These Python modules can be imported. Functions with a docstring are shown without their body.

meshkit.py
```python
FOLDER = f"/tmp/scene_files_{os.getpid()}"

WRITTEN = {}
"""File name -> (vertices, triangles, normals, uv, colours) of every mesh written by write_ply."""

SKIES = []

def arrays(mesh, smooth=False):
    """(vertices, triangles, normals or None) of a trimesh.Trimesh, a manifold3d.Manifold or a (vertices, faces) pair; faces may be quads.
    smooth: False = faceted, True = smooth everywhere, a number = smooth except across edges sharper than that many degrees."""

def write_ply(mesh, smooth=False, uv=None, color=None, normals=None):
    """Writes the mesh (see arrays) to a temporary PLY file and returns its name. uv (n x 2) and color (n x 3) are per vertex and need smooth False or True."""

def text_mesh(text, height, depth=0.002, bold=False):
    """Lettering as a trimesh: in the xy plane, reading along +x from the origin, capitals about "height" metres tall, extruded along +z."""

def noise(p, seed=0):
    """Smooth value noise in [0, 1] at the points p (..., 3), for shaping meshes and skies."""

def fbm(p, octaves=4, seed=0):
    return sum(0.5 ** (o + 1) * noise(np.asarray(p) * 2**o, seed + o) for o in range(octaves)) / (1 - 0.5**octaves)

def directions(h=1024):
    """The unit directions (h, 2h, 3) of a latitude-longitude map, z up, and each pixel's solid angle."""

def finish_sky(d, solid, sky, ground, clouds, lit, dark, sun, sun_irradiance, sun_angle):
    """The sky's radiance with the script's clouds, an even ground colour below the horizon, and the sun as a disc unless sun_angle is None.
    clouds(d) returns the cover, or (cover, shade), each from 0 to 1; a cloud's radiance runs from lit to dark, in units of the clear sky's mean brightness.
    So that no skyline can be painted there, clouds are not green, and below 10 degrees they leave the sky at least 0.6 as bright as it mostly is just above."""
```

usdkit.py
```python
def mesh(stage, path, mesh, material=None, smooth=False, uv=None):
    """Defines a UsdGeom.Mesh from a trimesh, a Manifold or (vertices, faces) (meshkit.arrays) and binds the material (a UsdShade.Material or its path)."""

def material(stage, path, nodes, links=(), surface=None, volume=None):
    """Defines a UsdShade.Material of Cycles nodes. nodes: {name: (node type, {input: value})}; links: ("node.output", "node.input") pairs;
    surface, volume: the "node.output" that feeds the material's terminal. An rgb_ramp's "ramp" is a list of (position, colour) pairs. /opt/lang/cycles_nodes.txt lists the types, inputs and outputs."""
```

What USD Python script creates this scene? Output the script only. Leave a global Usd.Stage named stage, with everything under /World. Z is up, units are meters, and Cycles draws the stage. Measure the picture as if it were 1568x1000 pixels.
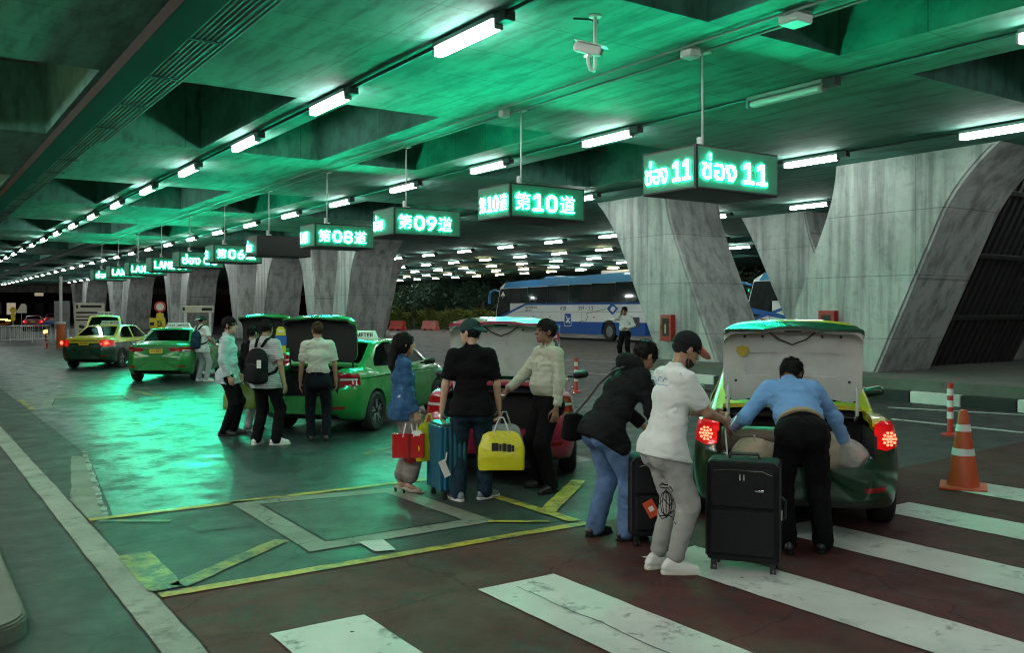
import math, random, numpy as np, trimesh, manifold3d as m3, shapely
from shapely.geometry import Polygon, box as sbox, LineString
from shapely import affinity
from pxr import Usd, UsdGeom, UsdLux, UsdShade, Sdf, Gf
import usdkit, meshkit
stage = Usd.Stage.CreateInMemory()
UsdGeom.SetStageUpAxis(stage, 'Z'); UsdGeom.SetStageMetersPerUnit(stage, 1.0)
UsdGeom.Xform.Define(stage, '/World'); UsdGeom.Scope.Define(stage, '/World/Looks')
PI = math.pi
# ---------------------------------------------------------------- camera, sky, exposure
EYE, F = 1.95, 1386.0            # eye height in metres, focal length in photograph pixels
CA, SA = 0.8260, 0.5635          # the camera looks 34.3 degrees to the right of the lanes' far end (+Y)
cam = UsdGeom.Camera.Define(stage, '/World/camera')
cam.CreateHorizontalApertureAttr(36.0); cam.CreateVerticalApertureAttr(36.0 * 654 / 1024)
cam.CreateFocalLengthAttr(F / 1568 * 36.0)
cam.CreateVerticalApertureOffsetAttr(-24 / 1568 * 36.0)
cam.CreateClippingRangeAttr(Gf.Vec2f(0.05, 1000)); cam.CreateExposureAttr(0.38)
R_ = Gf.Matrix4d(CA, -SA, 0, 0,  0, 0, 1, 0,  -SA, -CA, 0, 0,  0, 0, EYE, 1)
cam.AddTransformOp().Set(R_)
dome = UsdLux.DomeLight.Define(stage, '/World/sky'); dome.CreateIntensityAttr(1.0)
skym = usdkit.material(stage, '/World/Looks/night_sky', {
    's': ('sky_texture', {'sky_type': 'single_scattering', 'sun_disc': False, 'sun_elevation': 0.03, 'sun_rotation': 2.2}),
    'b': ('background_shader', {'strength': 0.0015})}, [('s.color', 'b.color')], surface='b.background')
UsdShade.MaterialBindingAPI.Apply(dome.GetPrim()).Bind(skym)
dome.GetPrim().SetCustomDataByKey('kind', 'structure')
LAMP, LED = 40.0, 215.0           # emission of the fluorescent tubes and of the lane signs

# ---------------------------------------------------------------- helpers
def gz(x):
    "height of the ground: flat by the taxi bays, rising gently towards the coach lanes"
    return float(np.interp(x, [9, 16, 20, 27], [0, .2, .3, .38]))
def at(px, py, z=0.0):
    d = (EYE - z) * F / (py - 476.0); a = (px - 784) / F
    return np.array([d * (SA + a * CA), d * (CA - a * SA), z])
def atd(px, d):
    a = (px - 784) / F
    return np.array([d * (SA + a * CA), d * (CA - a * SA)])
def atX(px, x):
    a = (px - 784) / F
    return x * (CA - a * SA) / (SA + a * CA)
taken = {}
def uname(parent, name):
    n = taken.get((parent, name), 0); taken[(parent, name)] = n + 1
    return f'{parent}/{name}' if n == 0 else f'{parent}/{name}_{n:03d}'
def tag(p, label=None, cat=None, group=None, kind=None):
    for k, v in (('label', label), ('category', cat), ('group', group), ('kind', kind)):
        if v: p.SetCustomDataByKey(k, v)
    return p
def thing(name, label, cat, loc=(0, 0, 0), rz=0.0, group=None):
    x = UsdGeom.Xform.Define(stage, uname('/World', name))
    x.AddTranslateOp().Set(Gf.Vec3d(*map(float, loc)))
    if rz: x.AddRotateZOp().Set(math.degrees(rz))
    return tag(x.GetPrim(), label, cat, group)
def part(parent, name, mesh, mat, smooth=30, label=None, kind=None):
    pp = '/World' if parent is None else str(parent.GetPath())
    return tag(usdkit.mesh(stage, uname(pp, name), mesh, mat, smooth=smooth).GetPrim(), label, kind=kind)
def solo(name, mesh, mat, label, cat, smooth=30, group=None):
    return tag(part(None, name, mesh, mat, smooth), label, cat, group)
def struct(name, mesh, mat, smooth=False):
    return tag(part(None, name, mesh, mat, smooth), kind='structure')
def dup(src, loc, rz=0.0, label=None, group=None, name=None):
    cd = src.GetCustomData()
    nm = name or src.GetName()
    x = UsdGeom.Xform.Define(stage, uname('/World', nm))
    x.AddTranslateOp().Set(Gf.Vec3d(*map(float, loc)))
    x.AddRotateZOp().Set(math.degrees(rz))
    p = x.GetPrim(); p.GetReferences().AddInternalReference(src.GetPath()); p.SetInstanceable(True)
    return tag(p, label or cd['label'], cd['category'], group or cd.get('group'))
def cat(*ms):
    ms = [m for g in ms for m in (g if isinstance(g, (list, tuple)) else [g])]
    return trimesh.util.concatenate([tm(m) for m in ms])
def tm(m):
    if hasattr(m, 'to_mesh'):
        k = m.to_mesh(); return trimesh.Trimesh(k.vert_properties[:, :3], k.tri_verts, process=False)
    return m
def mf(t):
    t = tm(t)
    return m3.Manifold(m3.Mesh(np.asarray(t.vertices, np.float32), np.asarray(t.faces, np.uint32)))
def bx(x0, y0, z0, x1, y1, z1, r=0):
    if r:
        r = min(r, (x1 - x0) / 2.1, (y1 - y0) / 2.1, (z1 - z0) / 2.1)
        pts = []
        for sx in (x0 + r, x1 - r):
            for sy in (y0 + r, y1 - r):
                for sz in (z0 + r, z1 - r):
                    c = np.array([sx, sy, sz])
                    d = np.array([np.sign(sx - (x0 + x1) / 2), np.sign(sy - (y0 + y1) / 2), np.sign(sz - (z0 + z1) / 2)])
                    for w in ((1, 0, 0), (0, 1, 0), (0, 0, 1), (.577, .577, .577), (.707, .707, 0), (.707, 0, .707), (0, .707, .707)):
                        pts.append(c + d * np.array(w) * r)
        return tm(m3.Manifold.hull_points(np.array(pts, np.float32)))
    t = trimesh.creation.box([x1 - x0, y1 - y0, z1 - z0]); t.apply_translation([(x0 + x1) / 2, (y0 + y1) / 2, (z0 + z1) / 2]); return t
def tube(pts, r, n=8, caps=True):
    p = np.asarray(pts, float); k = len(p); r = np.broadcast_to(r, (k,))
    t = np.gradient(p, axis=0); t /= np.linalg.norm(t, axis=1, keepdims=True) + 1e-9
    a = np.zeros_like(p); ref = np.array([0, 0, 1.]) if abs(t[0, 2]) < .9 else np.array([1., 0, 0])
    for i in range(k):
        v = np.cross(t[i], ref); v /= np.linalg.norm(v) + 1e-9; a[i] = v; ref = np.cross(v, t[i])
    b = np.cross(t, a); th = np.arange(n) * 2 * PI / n
    v = (p[:, None] + r[:, None, None] * (np.cos(th)[None, :, None] * a[:, None] + np.sin(th)[None, :, None] * b[:, None])).reshape(-1, 3)
    f = []
    for i in range(k - 1):
        for j in range(n):
            q = (i * n + j, i * n + (j + 1) % n, (i + 1) * n + (j + 1) % n, (i + 1) * n + j)
            f += [(q[0], q[1], q[2]), (q[0], q[2], q[3])]
    if caps:
        v = np.vstack([v, p[:1], p[-1:]]); c0, c1 = len(v) - 2, len(v) - 1
        for j in range(n):
            f += [(c0, (j + 1) % n, j), (c1, (k - 1) * n + j, (k - 1) * n + (j + 1) % n)]
    m = trimesh.Trimesh(v, f, process=False)
    if m.volume < 0: m.invert()
    return m
def lathe(prof, n=20, axis='z'):
    m = trimesh.creation.revolve(np.array(prof, float), sections=n)
    if m.volume < 0: m.invert()
    if axis == 'y': m.apply_transform(trimesh.transformations.rotation_matrix(PI / 2, [1, 0, 0]))
    if axis == 'x': m.apply_transform(trimesh.transformations.rotation_matrix(PI / 2, [0, 1, 0]))
    return m
def extrude(poly, h, z=0.0):
    gs = [g for g in getattr(poly, 'geoms', [poly]) if g.area > 1e-7]
    m = trimesh.util.concatenate([trimesh.creation.extrude_polygon(g, h, engine='earcut') for g in gs]); m.apply_translation([0, 0, z]); return m
def prism(poly, axis, a0, a1):
    "extrude a 2D outline along a world axis: axis 'y' takes (x,z), 'x' takes (y,z), 'z' takes (x,y)"
    p = poly if hasattr(poly, 'area') else Polygon(poly)
    m = extrude(p, a1 - a0)
    v = np.array(m.vertices)
    if axis == 'y': v = np.c_[v[:, 0], a0 + v[:, 2], v[:, 1]]
    elif axis == 'x': v = np.c_[a0 + v[:, 2], v[:, 0], v[:, 1]]
    else: v = np.c_[v[:, 0], v[:, 1], a0 + v[:, 2]]
    m = trimesh.Trimesh(v, m.faces, process=False)
    if m.volume < 0: m.invert()
    return m
def mv(m, t=(0, 0, 0), rz=0, rx=0, ry=0, s=None):
    m = tm(m).copy()
    if s is not None: m.apply_scale(s)
    for ang, ax in ((rx, [1, 0, 0]), (ry, [0, 1, 0]), (rz, [0, 0, 1])):
        if ang: m.apply_transform(trimesh.transformations.rotation_matrix(ang, ax))
    m.apply_translation(t); return m
def sheet(poly, level):
    "a flat marking draped over the ground, level x 4 mm above it"
    out_v, out_f, n = [], [], 0
    x0, _, x1, _ = poly.bounds
    cuts = [x0] + [c for c in (9, 16, 20, 27) if x0 < c < x1] + [x1]
    for a, b in zip(cuts[:-1], cuts[1:]):
        g = poly.intersection(sbox(a, -500, b, 500))
        for q in getattr(g, 'geoms', [g]):
            if q.geom_type != 'Polygon' or q.area < 1e-6: continue
            v, f = trimesh.creation.triangulate_polygon(q, engine='earcut')
            z = np.array([gz(x) for x in v[:, 0]]) + .004 * level
            t = trimesh.Trimesh(np.c_[v, z], f, process=False)
            if len(f) and t.face_normals[:, 2].sum() < 0: t.invert()
            out_v.append(np.array(t.vertices)); out_f.append(np.array(t.faces) + n); n += len(v)
    return trimesh.Trimesh(np.vstack(out_v), np.vstack(out_f), process=False)
def quadp(*pts): return Polygon([at(*p)[:2] for p in pts])
def ragged(poly, amp=.012, step=.12, seed=0):
    "an outline with the small unevenness of paint on a rough road"
    p = poly.segmentize(step); c = np.array(p.exterior.coords)[:-1]
    o = np.stack([meshkit.noise(np.c_[c * 9, np.full(len(c), k)], seed) - .5 for k in (.3, 7.7)], 1) * 2 * amp
    q = Polygon(c + o); return q if q.is_valid else q.buffer(0)

# ---------------------------------------------------------------- materials
def pbr(name, col, rough=.5, var=0.0, vs=3.0, bump=0.0, bs=40.0, world=False, rvar=0.0, **kw):
    n = {'p': ('principled_bsdf', {'base_color': col, 'roughness': rough, **kw})}; l = []
    if var or bump or rvar:
        n['c'] = ('geometry', {}) if world else ('texture_coordinate', {})
        src = 'c.position' if world else 'c.object'
    if var:
        n['n1'] = ('noise_texture', {'scale': vs, 'detail': 5.0, 'roughness': .62})
        lo, hi = [c * (1 - var) for c in col], [min(1, c * (1 + var)) for c in col]
        n['r1'] = ('rgb_ramp', {'ramp': [(.3, lo), (.7, hi)]})
        l += [(src, 'n1.vector'), ('n1.fac', 'r1.fac'), ('r1.color', 'p.base_color')]
    if rvar:
        n['n3'] = ('noise_texture', {'scale': vs * 1.7, 'detail': 4.0})
        n['m3'] = ('map_range', {'from_min': .3, 'from_max': .7, 'to_min': max(.02, rough - rvar), 'to_max': min(1, rough + rvar), 'clamp': True})
        l += [(src, 'n3.vector'), ('n3.fac', 'm3.value'), ('m3.result', 'p.roughness')]
    if bump:
        n['n2'] = ('noise_texture', {'scale': bs, 'detail': 3.0})
        n['b'] = ('bump', {'distance': bump, 'strength': 1.0})
        l += [(src, 'n2.vector'), ('n2.fac', 'b.height'), ('b.normal', 'p.normal')]
    return usdkit.material(stage, '/World/Looks/' + name, n, l, surface='p.BSDF')
def emit(name, col, strength):
    return usdkit.material(stage, '/World/Looks/' + name, {'e': ('emission', {'color': col, 'strength': strength})}, surface='e.emission')
def concrete(name, col, dark=.55, streak=True, vs=.5, rough=.85, form=None, mott=.75):
    "cast concrete: large clouds, fine mottling, dark drips, pitted relief"
    lo = [c * dark for c in col]; hi = [c * 1.2 for c in col]
    n = {'g': ('geometry', {}), 'n1': ('noise_texture', {'scale': vs, 'detail': 7.0, 'roughness': .65}),
         'r1': ('rgb_ramp', {'ramp': [(.3, lo), (.5, col), (.72, hi)]}),
         'mp': ('mapping', {'scale': (2.2, 2.2, .18) if streak else (3, .6, 1)}), 'n2': ('noise_texture', {'scale': 1.6, 'detail': 4.0, 'roughness': .6}),
         'r2': ('rgb_ramp', {'ramp': [(.35, (.45, .45, .45)), (.55, (1, 1, 1))]}),
         'mx': ('mix', {'mix_type': 'multiply', 'fac': .8}),
         'n3': ('noise_texture', {'scale': 9.0, 'detail': 6.0, 'roughness': .7}), 'b': ('bump', {'distance': .012, 'strength': .6}),
         'n4': ('noise_texture', {'scale': 5.0, 'detail': 5.0, 'roughness': .7, 'distortion': .6}), 'r4': ('rgb_ramp', {'ramp': [(.36, (.62, .62, .62)), (.5, (1, 1, 1)), (.66, (1.0, 1.0, 1.0))]}),
         'm2': ('mix', {'mix_type': 'multiply', 'fac': mott}),
         'p': ('principled_bsdf', {'roughness': rough})}
    l = [('g.position', 'n1.vector'), ('n1.fac', 'r1.fac'), ('g.position', 'mp.vector'), ('mp.vector', 'n2.vector'), ('n2.fac', 'r2.fac'),
         ('r1.color', 'mx.color1'), ('r2.color', 'mx.color2'), ('g.position', 'n4.vector'), ('n4.fac', 'r4.fac'), ('mx.color', 'm2.color1'), ('r4.color', 'm2.color2'),
         ('m2.color', 'p.base_color'), ('g.position', 'n3.vector'), ('n3.fac', 'b.height'), ('b.normal', 'p.normal')]
    if form:
        n['sx'] = ('separate_xyz', {}); n['cx'] = ('combine_xyz', {}); l += [('g.position', 'sx.vector')] + ([('sx.y', 'cx.x'), ('sx.z', 'cx.y')] if len(form) > 2 else [('sx.x', 'cx.x'), ('sx.y', 'cx.y')]); n['fb'] = ('brick_texture', {'scale': 1.0, 'brick_width': form[0], 'row_height': form[1], 'mortar_size': .012, 'mortar_smooth': .3, 'offset': .0, 'color1': (1, 1, 1), 'color2': (.86, .86, .86), 'mortar': (.5, .5, .5)}); n['m3'] = ('mix', {'mix_type': 'multiply', 'fac': .8})
        l = [x for x in l if x[1] != 'p.base_color'] + [('cx.vector', 'fb.vector'), ('m2.color', 'm3.color1'), ('fb.color', 'm3.color2'), ('m3.color', 'p.base_color')]
    return usdkit.material(stage, '/World/Looks/' + name, n, l, surface='p.BSDF')
def floor_mat(name, col, rough, wear=None, crack=.45, wear_at=(.45, .6), dark=.6, rv=.12, bump=.004, spec=.3, vs=.9):
    "road surface: clouds of dirt, grit, tyre scuffs; wear = the colour below that shows through where paint has gone"
    n = {'g': ('geometry', {}), 'n1': ('noise_texture', {'scale': vs, 'detail': 7.0, 'roughness': .66}),
         'r1': ('rgb_ramp', {'ramp': [(.3, [c * dark for c in col]), (.52, col), (.75, [min(1, c * 1.25) for c in col])]}),
         'n2': ('noise_texture', {'scale': 160.0, 'detail': 2.0}), 'r2': ('rgb_ramp', {'ramp': [(.35, (.72, .72, .72)), (.65, (1.1, 1.1, 1.1))]}),
         'mx': ('mix', {'mix_type': 'multiply', 'fac': 1.0}),
         'mr': ('map_range', {'from_min': .3, 'from_max': .7, 'to_min': max(.05, rough - rv), 'to_max': min(1, rough + rv), 'clamp': True}),
         'n5': ('noise_texture', {'scale': 2.1, 'detail': 6.0, 'roughness': .7}),
         'b': ('bump', {'distance': bump, 'strength': .7}), 'p': ('principled_bsdf', {'specular_ior_level': spec})}
    l = [('g.position', 'n1.vector'), ('n1.fac', 'r1.fac'), ('g.position', 'n2.vector'), ('n2.fac', 'r2.fac'), ('r2.color', 'mx.color2'),
         ('r1.color', 'mx.color1'), ('g.position', 'n5.vector'), ('n5.fac', 'mr.value'), ('mr.result', 'p.roughness'), ('n2.fac', 'b.height'), ('b.normal', 'p.normal')]
    n['vo'] = ('voronoi_texture', {'scale': .55, 'feature': 'distance_to_edge'}); n['nd'] = ('noise_texture', {'scale': 2.5, 'detail': 5.0}); n['va'] = ('mix', {'mix_type': 'linear_light', 'fac': .25}); n['rc'] = ('rgb_ramp', {'ramp': [(0, (crack,) * 3), (.004, (crack * .5 + .5,) * 3), (.008, (1, 1, 1))]})
    n['ns'] = ('noise_texture', {'scale': 6.5, 'detail': 3.0, 'roughness': .5}); n['rs'] = ('rgb_ramp', {'ramp': [(.27, (.45, .45, .45)), (.33, (1, 1, 1))]}); n['mc'] = ('mix', {'mix_type': 'multiply', 'fac': 1.0}); n['md'] = ('mix', {'mix_type': 'multiply', 'fac': .8})
    l = [x for x in l if x[1] != 'mx.color1'] + [('g.position', 'nd.vector'), ('g.position', 'va.color1'), ('nd.color', 'va.color2'), ('va.color', 'vo.vector'), ('vo.distance', 'rc.fac'), ('g.position', 'ns.vector'), ('ns.fac', 'rs.fac'),
         ('r1.color', 'mc.color1'), ('rc.color', 'mc.color2'), ('mc.color', 'md.color1'), ('rs.color', 'md.color2'), ('md.color', 'mx.color1')]
    if wear:
        n['n4'] = ('noise_texture', {'scale': 3.4, 'detail': 9.0, 'roughness': .78}); n['r4'] = ('rgb_ramp', {'ramp': [(wear_at[0], (0, 0, 0)), (wear_at[1], (1, 1, 1))]})
        n['mw'] = ('mix', {'color1': wear}); l += [('g.position', 'n4.vector'), ('n4.fac', 'r4.fac'), ('r4.color', 'mw.fac'), ('mx.color', 'mw.color2'), ('mw.color', 'p.base_color')]
    else: l += [('mx.color', 'p.base_color')]
    return usdkit.material(stage, '/World/Looks/' + name, n, l, surface='p.BSDF')
ASPH = (.032, .035, .033)
m_asphalt = floor_mat('asphalt', ASPH, .55)
m_bay = floor_mat('bay_coating', (.026, .048, .044), .42, rv=.2, bump=.0003, spec=.34)
m_strip = floor_mat('hatched_strip_coating', (.036, .05, .044), .55, rv=.1, bump=.002, spec=.25)
m_red = floor_mat('red_brown_coating', (.088, .033, .030), .7, wear=(.042, .038, .036), wear_at=(.36, .5), spec=.14)
m_white = floor_mat('white_road_paint', (.52, .55, .5), .55, wear=(.10, .10, .095), wear_at=(.33, .45), dark=.78, crack=.93)
m_oldwhite = floor_mat('worn_white_paint', (.3, .32, .29), .55, wear=ASPH, wear_at=(.42, .56), dark=.7, crack=.93)
m_yellow = floor_mat('yellow_road_paint', (.46, .36, .035), .5, wear=(.05, .055, .035), wear_at=(.38, .54), dark=.75, crack=.93)
m_oldyellow = floor_mat('worn_yellow_paint', (.34, .28, .04), .5, wear=(.04, .055, .045), wear_at=(.42, .58), dark=.7)
m_gutter = floor_mat('pale_gutter_concrete', (.26, .27, .23), .7, wear=(.11, .115, .1), wear_at=(.36, .5), dark=.7, crack=.93)
m_gutter2 = floor_mat('grey_edge_band', (.19, .2, .16), .6, dark=.6)
m_walk = floor_mat('pavement_concrete', (.12, .125, .105), .75, dark=.7, crack=.93)
m_iron = floor_mat('cover_plate', (.05, .052, .042), .5, wear=(.03, .038, .034), wear_at=(.3, .5), bump=.006, vs=2.5)
m_ceil = concrete('soffit_sign_green', (.075, .26, .20), dark=.75, streak=False, vs=.35, form=(2.4, 1.2), mott=.4)  # green light of the lane signs is put into the concrete colour
m_beam = concrete('beam_concrete', (.22, .21, .19), streak=True)
m_pier = concrete('pier_concrete', (.41, .425, .405), dark=.74, streak=True, vs=.5, form=(2.7, 1.35, 1), mott=.45)
m_kwhite = floor_mat('kerb_white', (.6, .6, .57), .7, dark=.75, crack=.93)
m_kblack = floor_mat('kerb_black', (.02, .022, .022), .6)
m_steel = pbr('grey_steel', (.35, .36, .36), .45, metallic=.6, var=.2)
m_casing = pbr('black_sign_casing', (.006, .007, .007), .45)
m_dark = pbr('dark_metal', (.03, .03, .03), .5)
m_conduit = pbr('galvanised_conduit', (.2, .21, .2), .45, metallic=.5)
m_traydark = pbr('brown_tray', (.016, .013, .011), .8, var=.3)
m_tube = emit('fluorescent_light', (.93, 1.0, .97), LAMP)
m_tubedim = emit('dim_fluorescent_light', (1.0, .95, .84), LAMP * .45)
m_tubeadded = emit('added_lamp_light', (.95, 1.0, .96), LAMP * 1.9)  # for unseen added lamps, stronger than the rest to brighten the foreground
m_tubewarm = emit('warm_fluorescent_light', (1.0, .76, .45), LAMP * .8)
m_led = emit('green_led_letters', (.02, 1.0, .52), LED)
m_ledglow = usdkit.material(stage, '/World/Looks/letter_glow_panel', {'p': ('principled_bsdf', {'base_color': (.03, .06, .05), 'roughness': .5, 'emission_color': (.0, 1.0, .42), 'emission_strength': .06})}, surface='p.BSDF')  # faint panel emission imitates glow spreading from the letters
m_white_pl = pbr('white_plastic', (.6, .62, .6), .4)
# ---------------------------------------------------------------- ground and road markings
def ground_mesh():
    xs = [-80, -20, 9, 16, 20, 27, 60, 160]; ys = [-60, 0, 40, 120, 320]
    v = np.array([(x, y, gz(x)) for y in ys for x in xs], float); n = len(xs)
    f = [(j * n + i, j * n + i + 1, (j + 1) * n + i + 1, (j + 1) * n + i) for j in range(len(ys) - 1) for i in range(n - 1)]
    f = np.array(f); return trimesh.Trimesh(v, np.vstack([f[:, :3], f[:, [0, 2, 3]]]), process=False)
struct('ground', ground_mesh(), m_asphalt)
YA, YB = 6.44, 9.14                   # the two yellow lines that bound the hatched strip
struct('bay_surface', sheet(ragged(Polygon([(1.7,YB),(7.5,YB),(8.2,13),(8.6,56),(2.3,56),(2.15,13.2)]), .005, .6), 1), m_bay)
struct('hatched_strip', sheet(Polygon([(1.5,YA),(5.25,YA),(6.2,7.6),(6.6,YB),(1.5,YB)]), 1), m_strip)
struct('crossing_surface', sheet(ragged(sbox(1.49, -12, 14.5, YA), .02, .3), 1), m_red)
GUT = Polygon([(1.25, -10), (1.47, -10), (1.47, 70), (1.27, 70)])
struct('gutter', sheet(ragged(GUT, .012, .2), 2), m_gutter)
struct('edge_band', sheet(ragged(Polygon([(1.49,YB+.06),(1.66,YB+.06),(2.1,13.2),(1.95,13.3),(1.49,10.2)]), .015, .2), 2), m_gutter2)
def line(name, a, b, w, mt, lv=3, amp=.012, label=None, c='road marking', group=None, seed=0):
    p = LineString([a, b]).buffer(w / 2, cap_style='flat')
    solo(name, sheet(ragged(p, amp, .1, seed), lv), mt, label, c, False, group)
line('yellow_line', (1.49, YA), (5.24, YA + .01), .12, m_yellow, label='bright yellow line along the edge of the red brown crossing', seed=1)
line('yellow_line', (1.49, YB), (5.15, YB + .02), .11, m_yellow, label='yellow line along the near edge of the glossy green bay', seed=2)
A = lambda x, y: at(x, y)[:2]
line('yellow_line', A(272, 900), A(432, 829), .15, m_oldyellow, label='short worn yellow hatch stroke slanting from the gutter corner', seed=3)
line('yellow_line', A(742, 757), A(880, 800), .13, m_yellow, 4, label='yellow hatch stroke in front of the red taxi towards the line corner', seed=4)
line('yellow_line', A(838, 786), A(886, 738), .17, m_yellow, 5, label='yellow stroke behind the red taxi meeting the hatch corner', seed=5)
line('yellow_line', A(748, 801), A(842, 801), .07, m_yellow, 4, label='thin yellow stroke just above the bright yellow line', seed=6)
line('yellow_line', A(205, 850), A(255, 905), .24, m_oldyellow, 3, .03, label='broad faded yellow patch beside the gutter', seed=7)
line('yellow_line', A(150, 800), A(260, 800), .07, m_oldyellow, 4, .02, label='faint curved yellow scrap beside the gutter', seed=8)
line('yellow_line', A(30, 612), A(150, 603), .10, m_oldyellow, label='faded yellow line beyond the gutter, far left', seed=9)
line('yellow_line', A(195, 597), A(262, 613), .12, m_oldyellow, label='faded yellow line behind the green taxi by its bumper', seed=10)
line('yellow_line', A(30, 612), A(52, 630), .12, m_oldyellow, 4, label='short end of the faded yellow line at far left', seed=11)
line('yellow_line', A(560, 697), A(600, 686), .08, m_oldyellow, label='short worn yellow line behind the green taxi with raised boot', seed=12)
# zebra crossing: stripes run along the lanes
for k, (x0, x1, y1, lab) in enumerate([(1.86, 2.47, 5.30, 'nearest white crossing stripe at the bottom of the frame'), (3.35, 4.01, 5.33, 'white crossing stripe second from the gutter with a crack along it'),
                         (4.86, 5.45, 5.31, 'white crossing stripe under the tall black suitcase'), (6.38, 7.0, 5.35, 'white crossing stripe starting under the rear of the yellow taxi'),
                         (7.88, 8.48, 5.3, 'white crossing stripe beside the right rear wheel of the taxi'), (9.4, 9.98, 5.35, 'farthest white crossing stripe beside the traffic cone')]):
    solo('crossing_stripe', sheet(ragged(sbox(x0, -10, x1, y1), .008, .15, 20 + k), 3), m_white, lab, 'road marking', False)
line('crack_line', (3.62, -4), (3.60, 5.2), .008, m_kblack, 5, .02, 'thin crack running along the second white stripe', 'crack', seed=77)
# covers
def cover(c4, w, label):
    p = Polygon([at(*c)[:2] for c in c4]); t = thing('inspection_cover', label, 'cover')
    part(t, 'frame', sheet(p.buffer(w, join_style='mitre').difference(p.buffer(.018, join_style='mitre')), 3), m_gutter2, False); part(t, 'gap', sheet(p.buffer(.017, join_style='mitre').difference(p.buffer(-.009, join_style='mitre')), 2), m_kblack, False)
    c = p.buffer(-.012, join_style='mitre'); x0, y0, x1, y1 = c.bounds
    part(t, 'plate', sheet(c, 3), m_iron, False)
    return p
cover([(400, 774), (590, 757), (705, 798), (500, 831)], .24, 'large square inspection cover in a pale band within the hatched strip')
cover([(85, 611), (185, 606), (197, 613), (80, 622)], .2, 'inspection cover in a pale band far left near the gutter')
solo('white_patch', sheet(ragged(quadp((549, 833), (587, 829), (606, 845), (574, 848)), .006, .1), 4), m_white, 'small white rectangle painted beside the large inspection cover', 'road marking', False)
solo('dark_patch', sheet(ragged(quadp((262, 790), (350, 781), (392, 805), (300, 818)), .03, .1), 2), m_asphalt, 'dark repaired patch of asphalt left of the large inspection cover', 'road patch', False)
# lane lines of the through road (all along the lanes)
for k, (pa, pb, lab) in enumerate([((1360, 627), (1568, 640.5), 'white lane line next to the kerb, right of the taxi'), ((1365, 645.5), (1568, 667), 'white lane line right of the taxi, nearer one'),
                     ((870, 577), (1010, 588), 'white lane line behind the khaki shirted driver'), ((545, 533), (985, 556), 'long white lane line on the far coach road')]):
    z = [.14, .1, .06, .3][k]; line('lane_line', at(*pa, z)[:2], at(*pb, z)[:2], .12, m_oldwhite if k > 1 else m_white, 1, label=lab, seed=30 + k)
for k, (pa, pb) in enumerate([((0, 533), (92, 560)), ((110, 600), (330, 592)), ((120, 686), (420, 655)), ((130, 693), (160, 790)), ((0, 552), (30, 560))]):
    line('lane_line', A(*pa), A(*pb), .06 if k else .1, m_oldwhite, 3, .02, ['pale lane line running left of the far yellow taxi', 'faint pale joint line behind the far taxis', 'faint pale joint line across the glossy bay', 'pale joint line along the edge of the glossy bay', 'short pale mark at the far left edge'][k], seed=40 + k)
# near pavement with its rounded end
pv = Polygon([(-30, 5.95)] + [(.36 + .31 * math.sin(a), 6.26 - .31 * math.cos(a)) for a in np.linspace(0, PI / 2, 9)] + [(.67, 90), (-30, 90)])
struct('pavement', cat(extrude(pv, .11, -.02), extrude(pv.buffer(-.012), .016, .0902), extrude(pv.buffer(-.03), .012, .1064)), m_walk)
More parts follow.
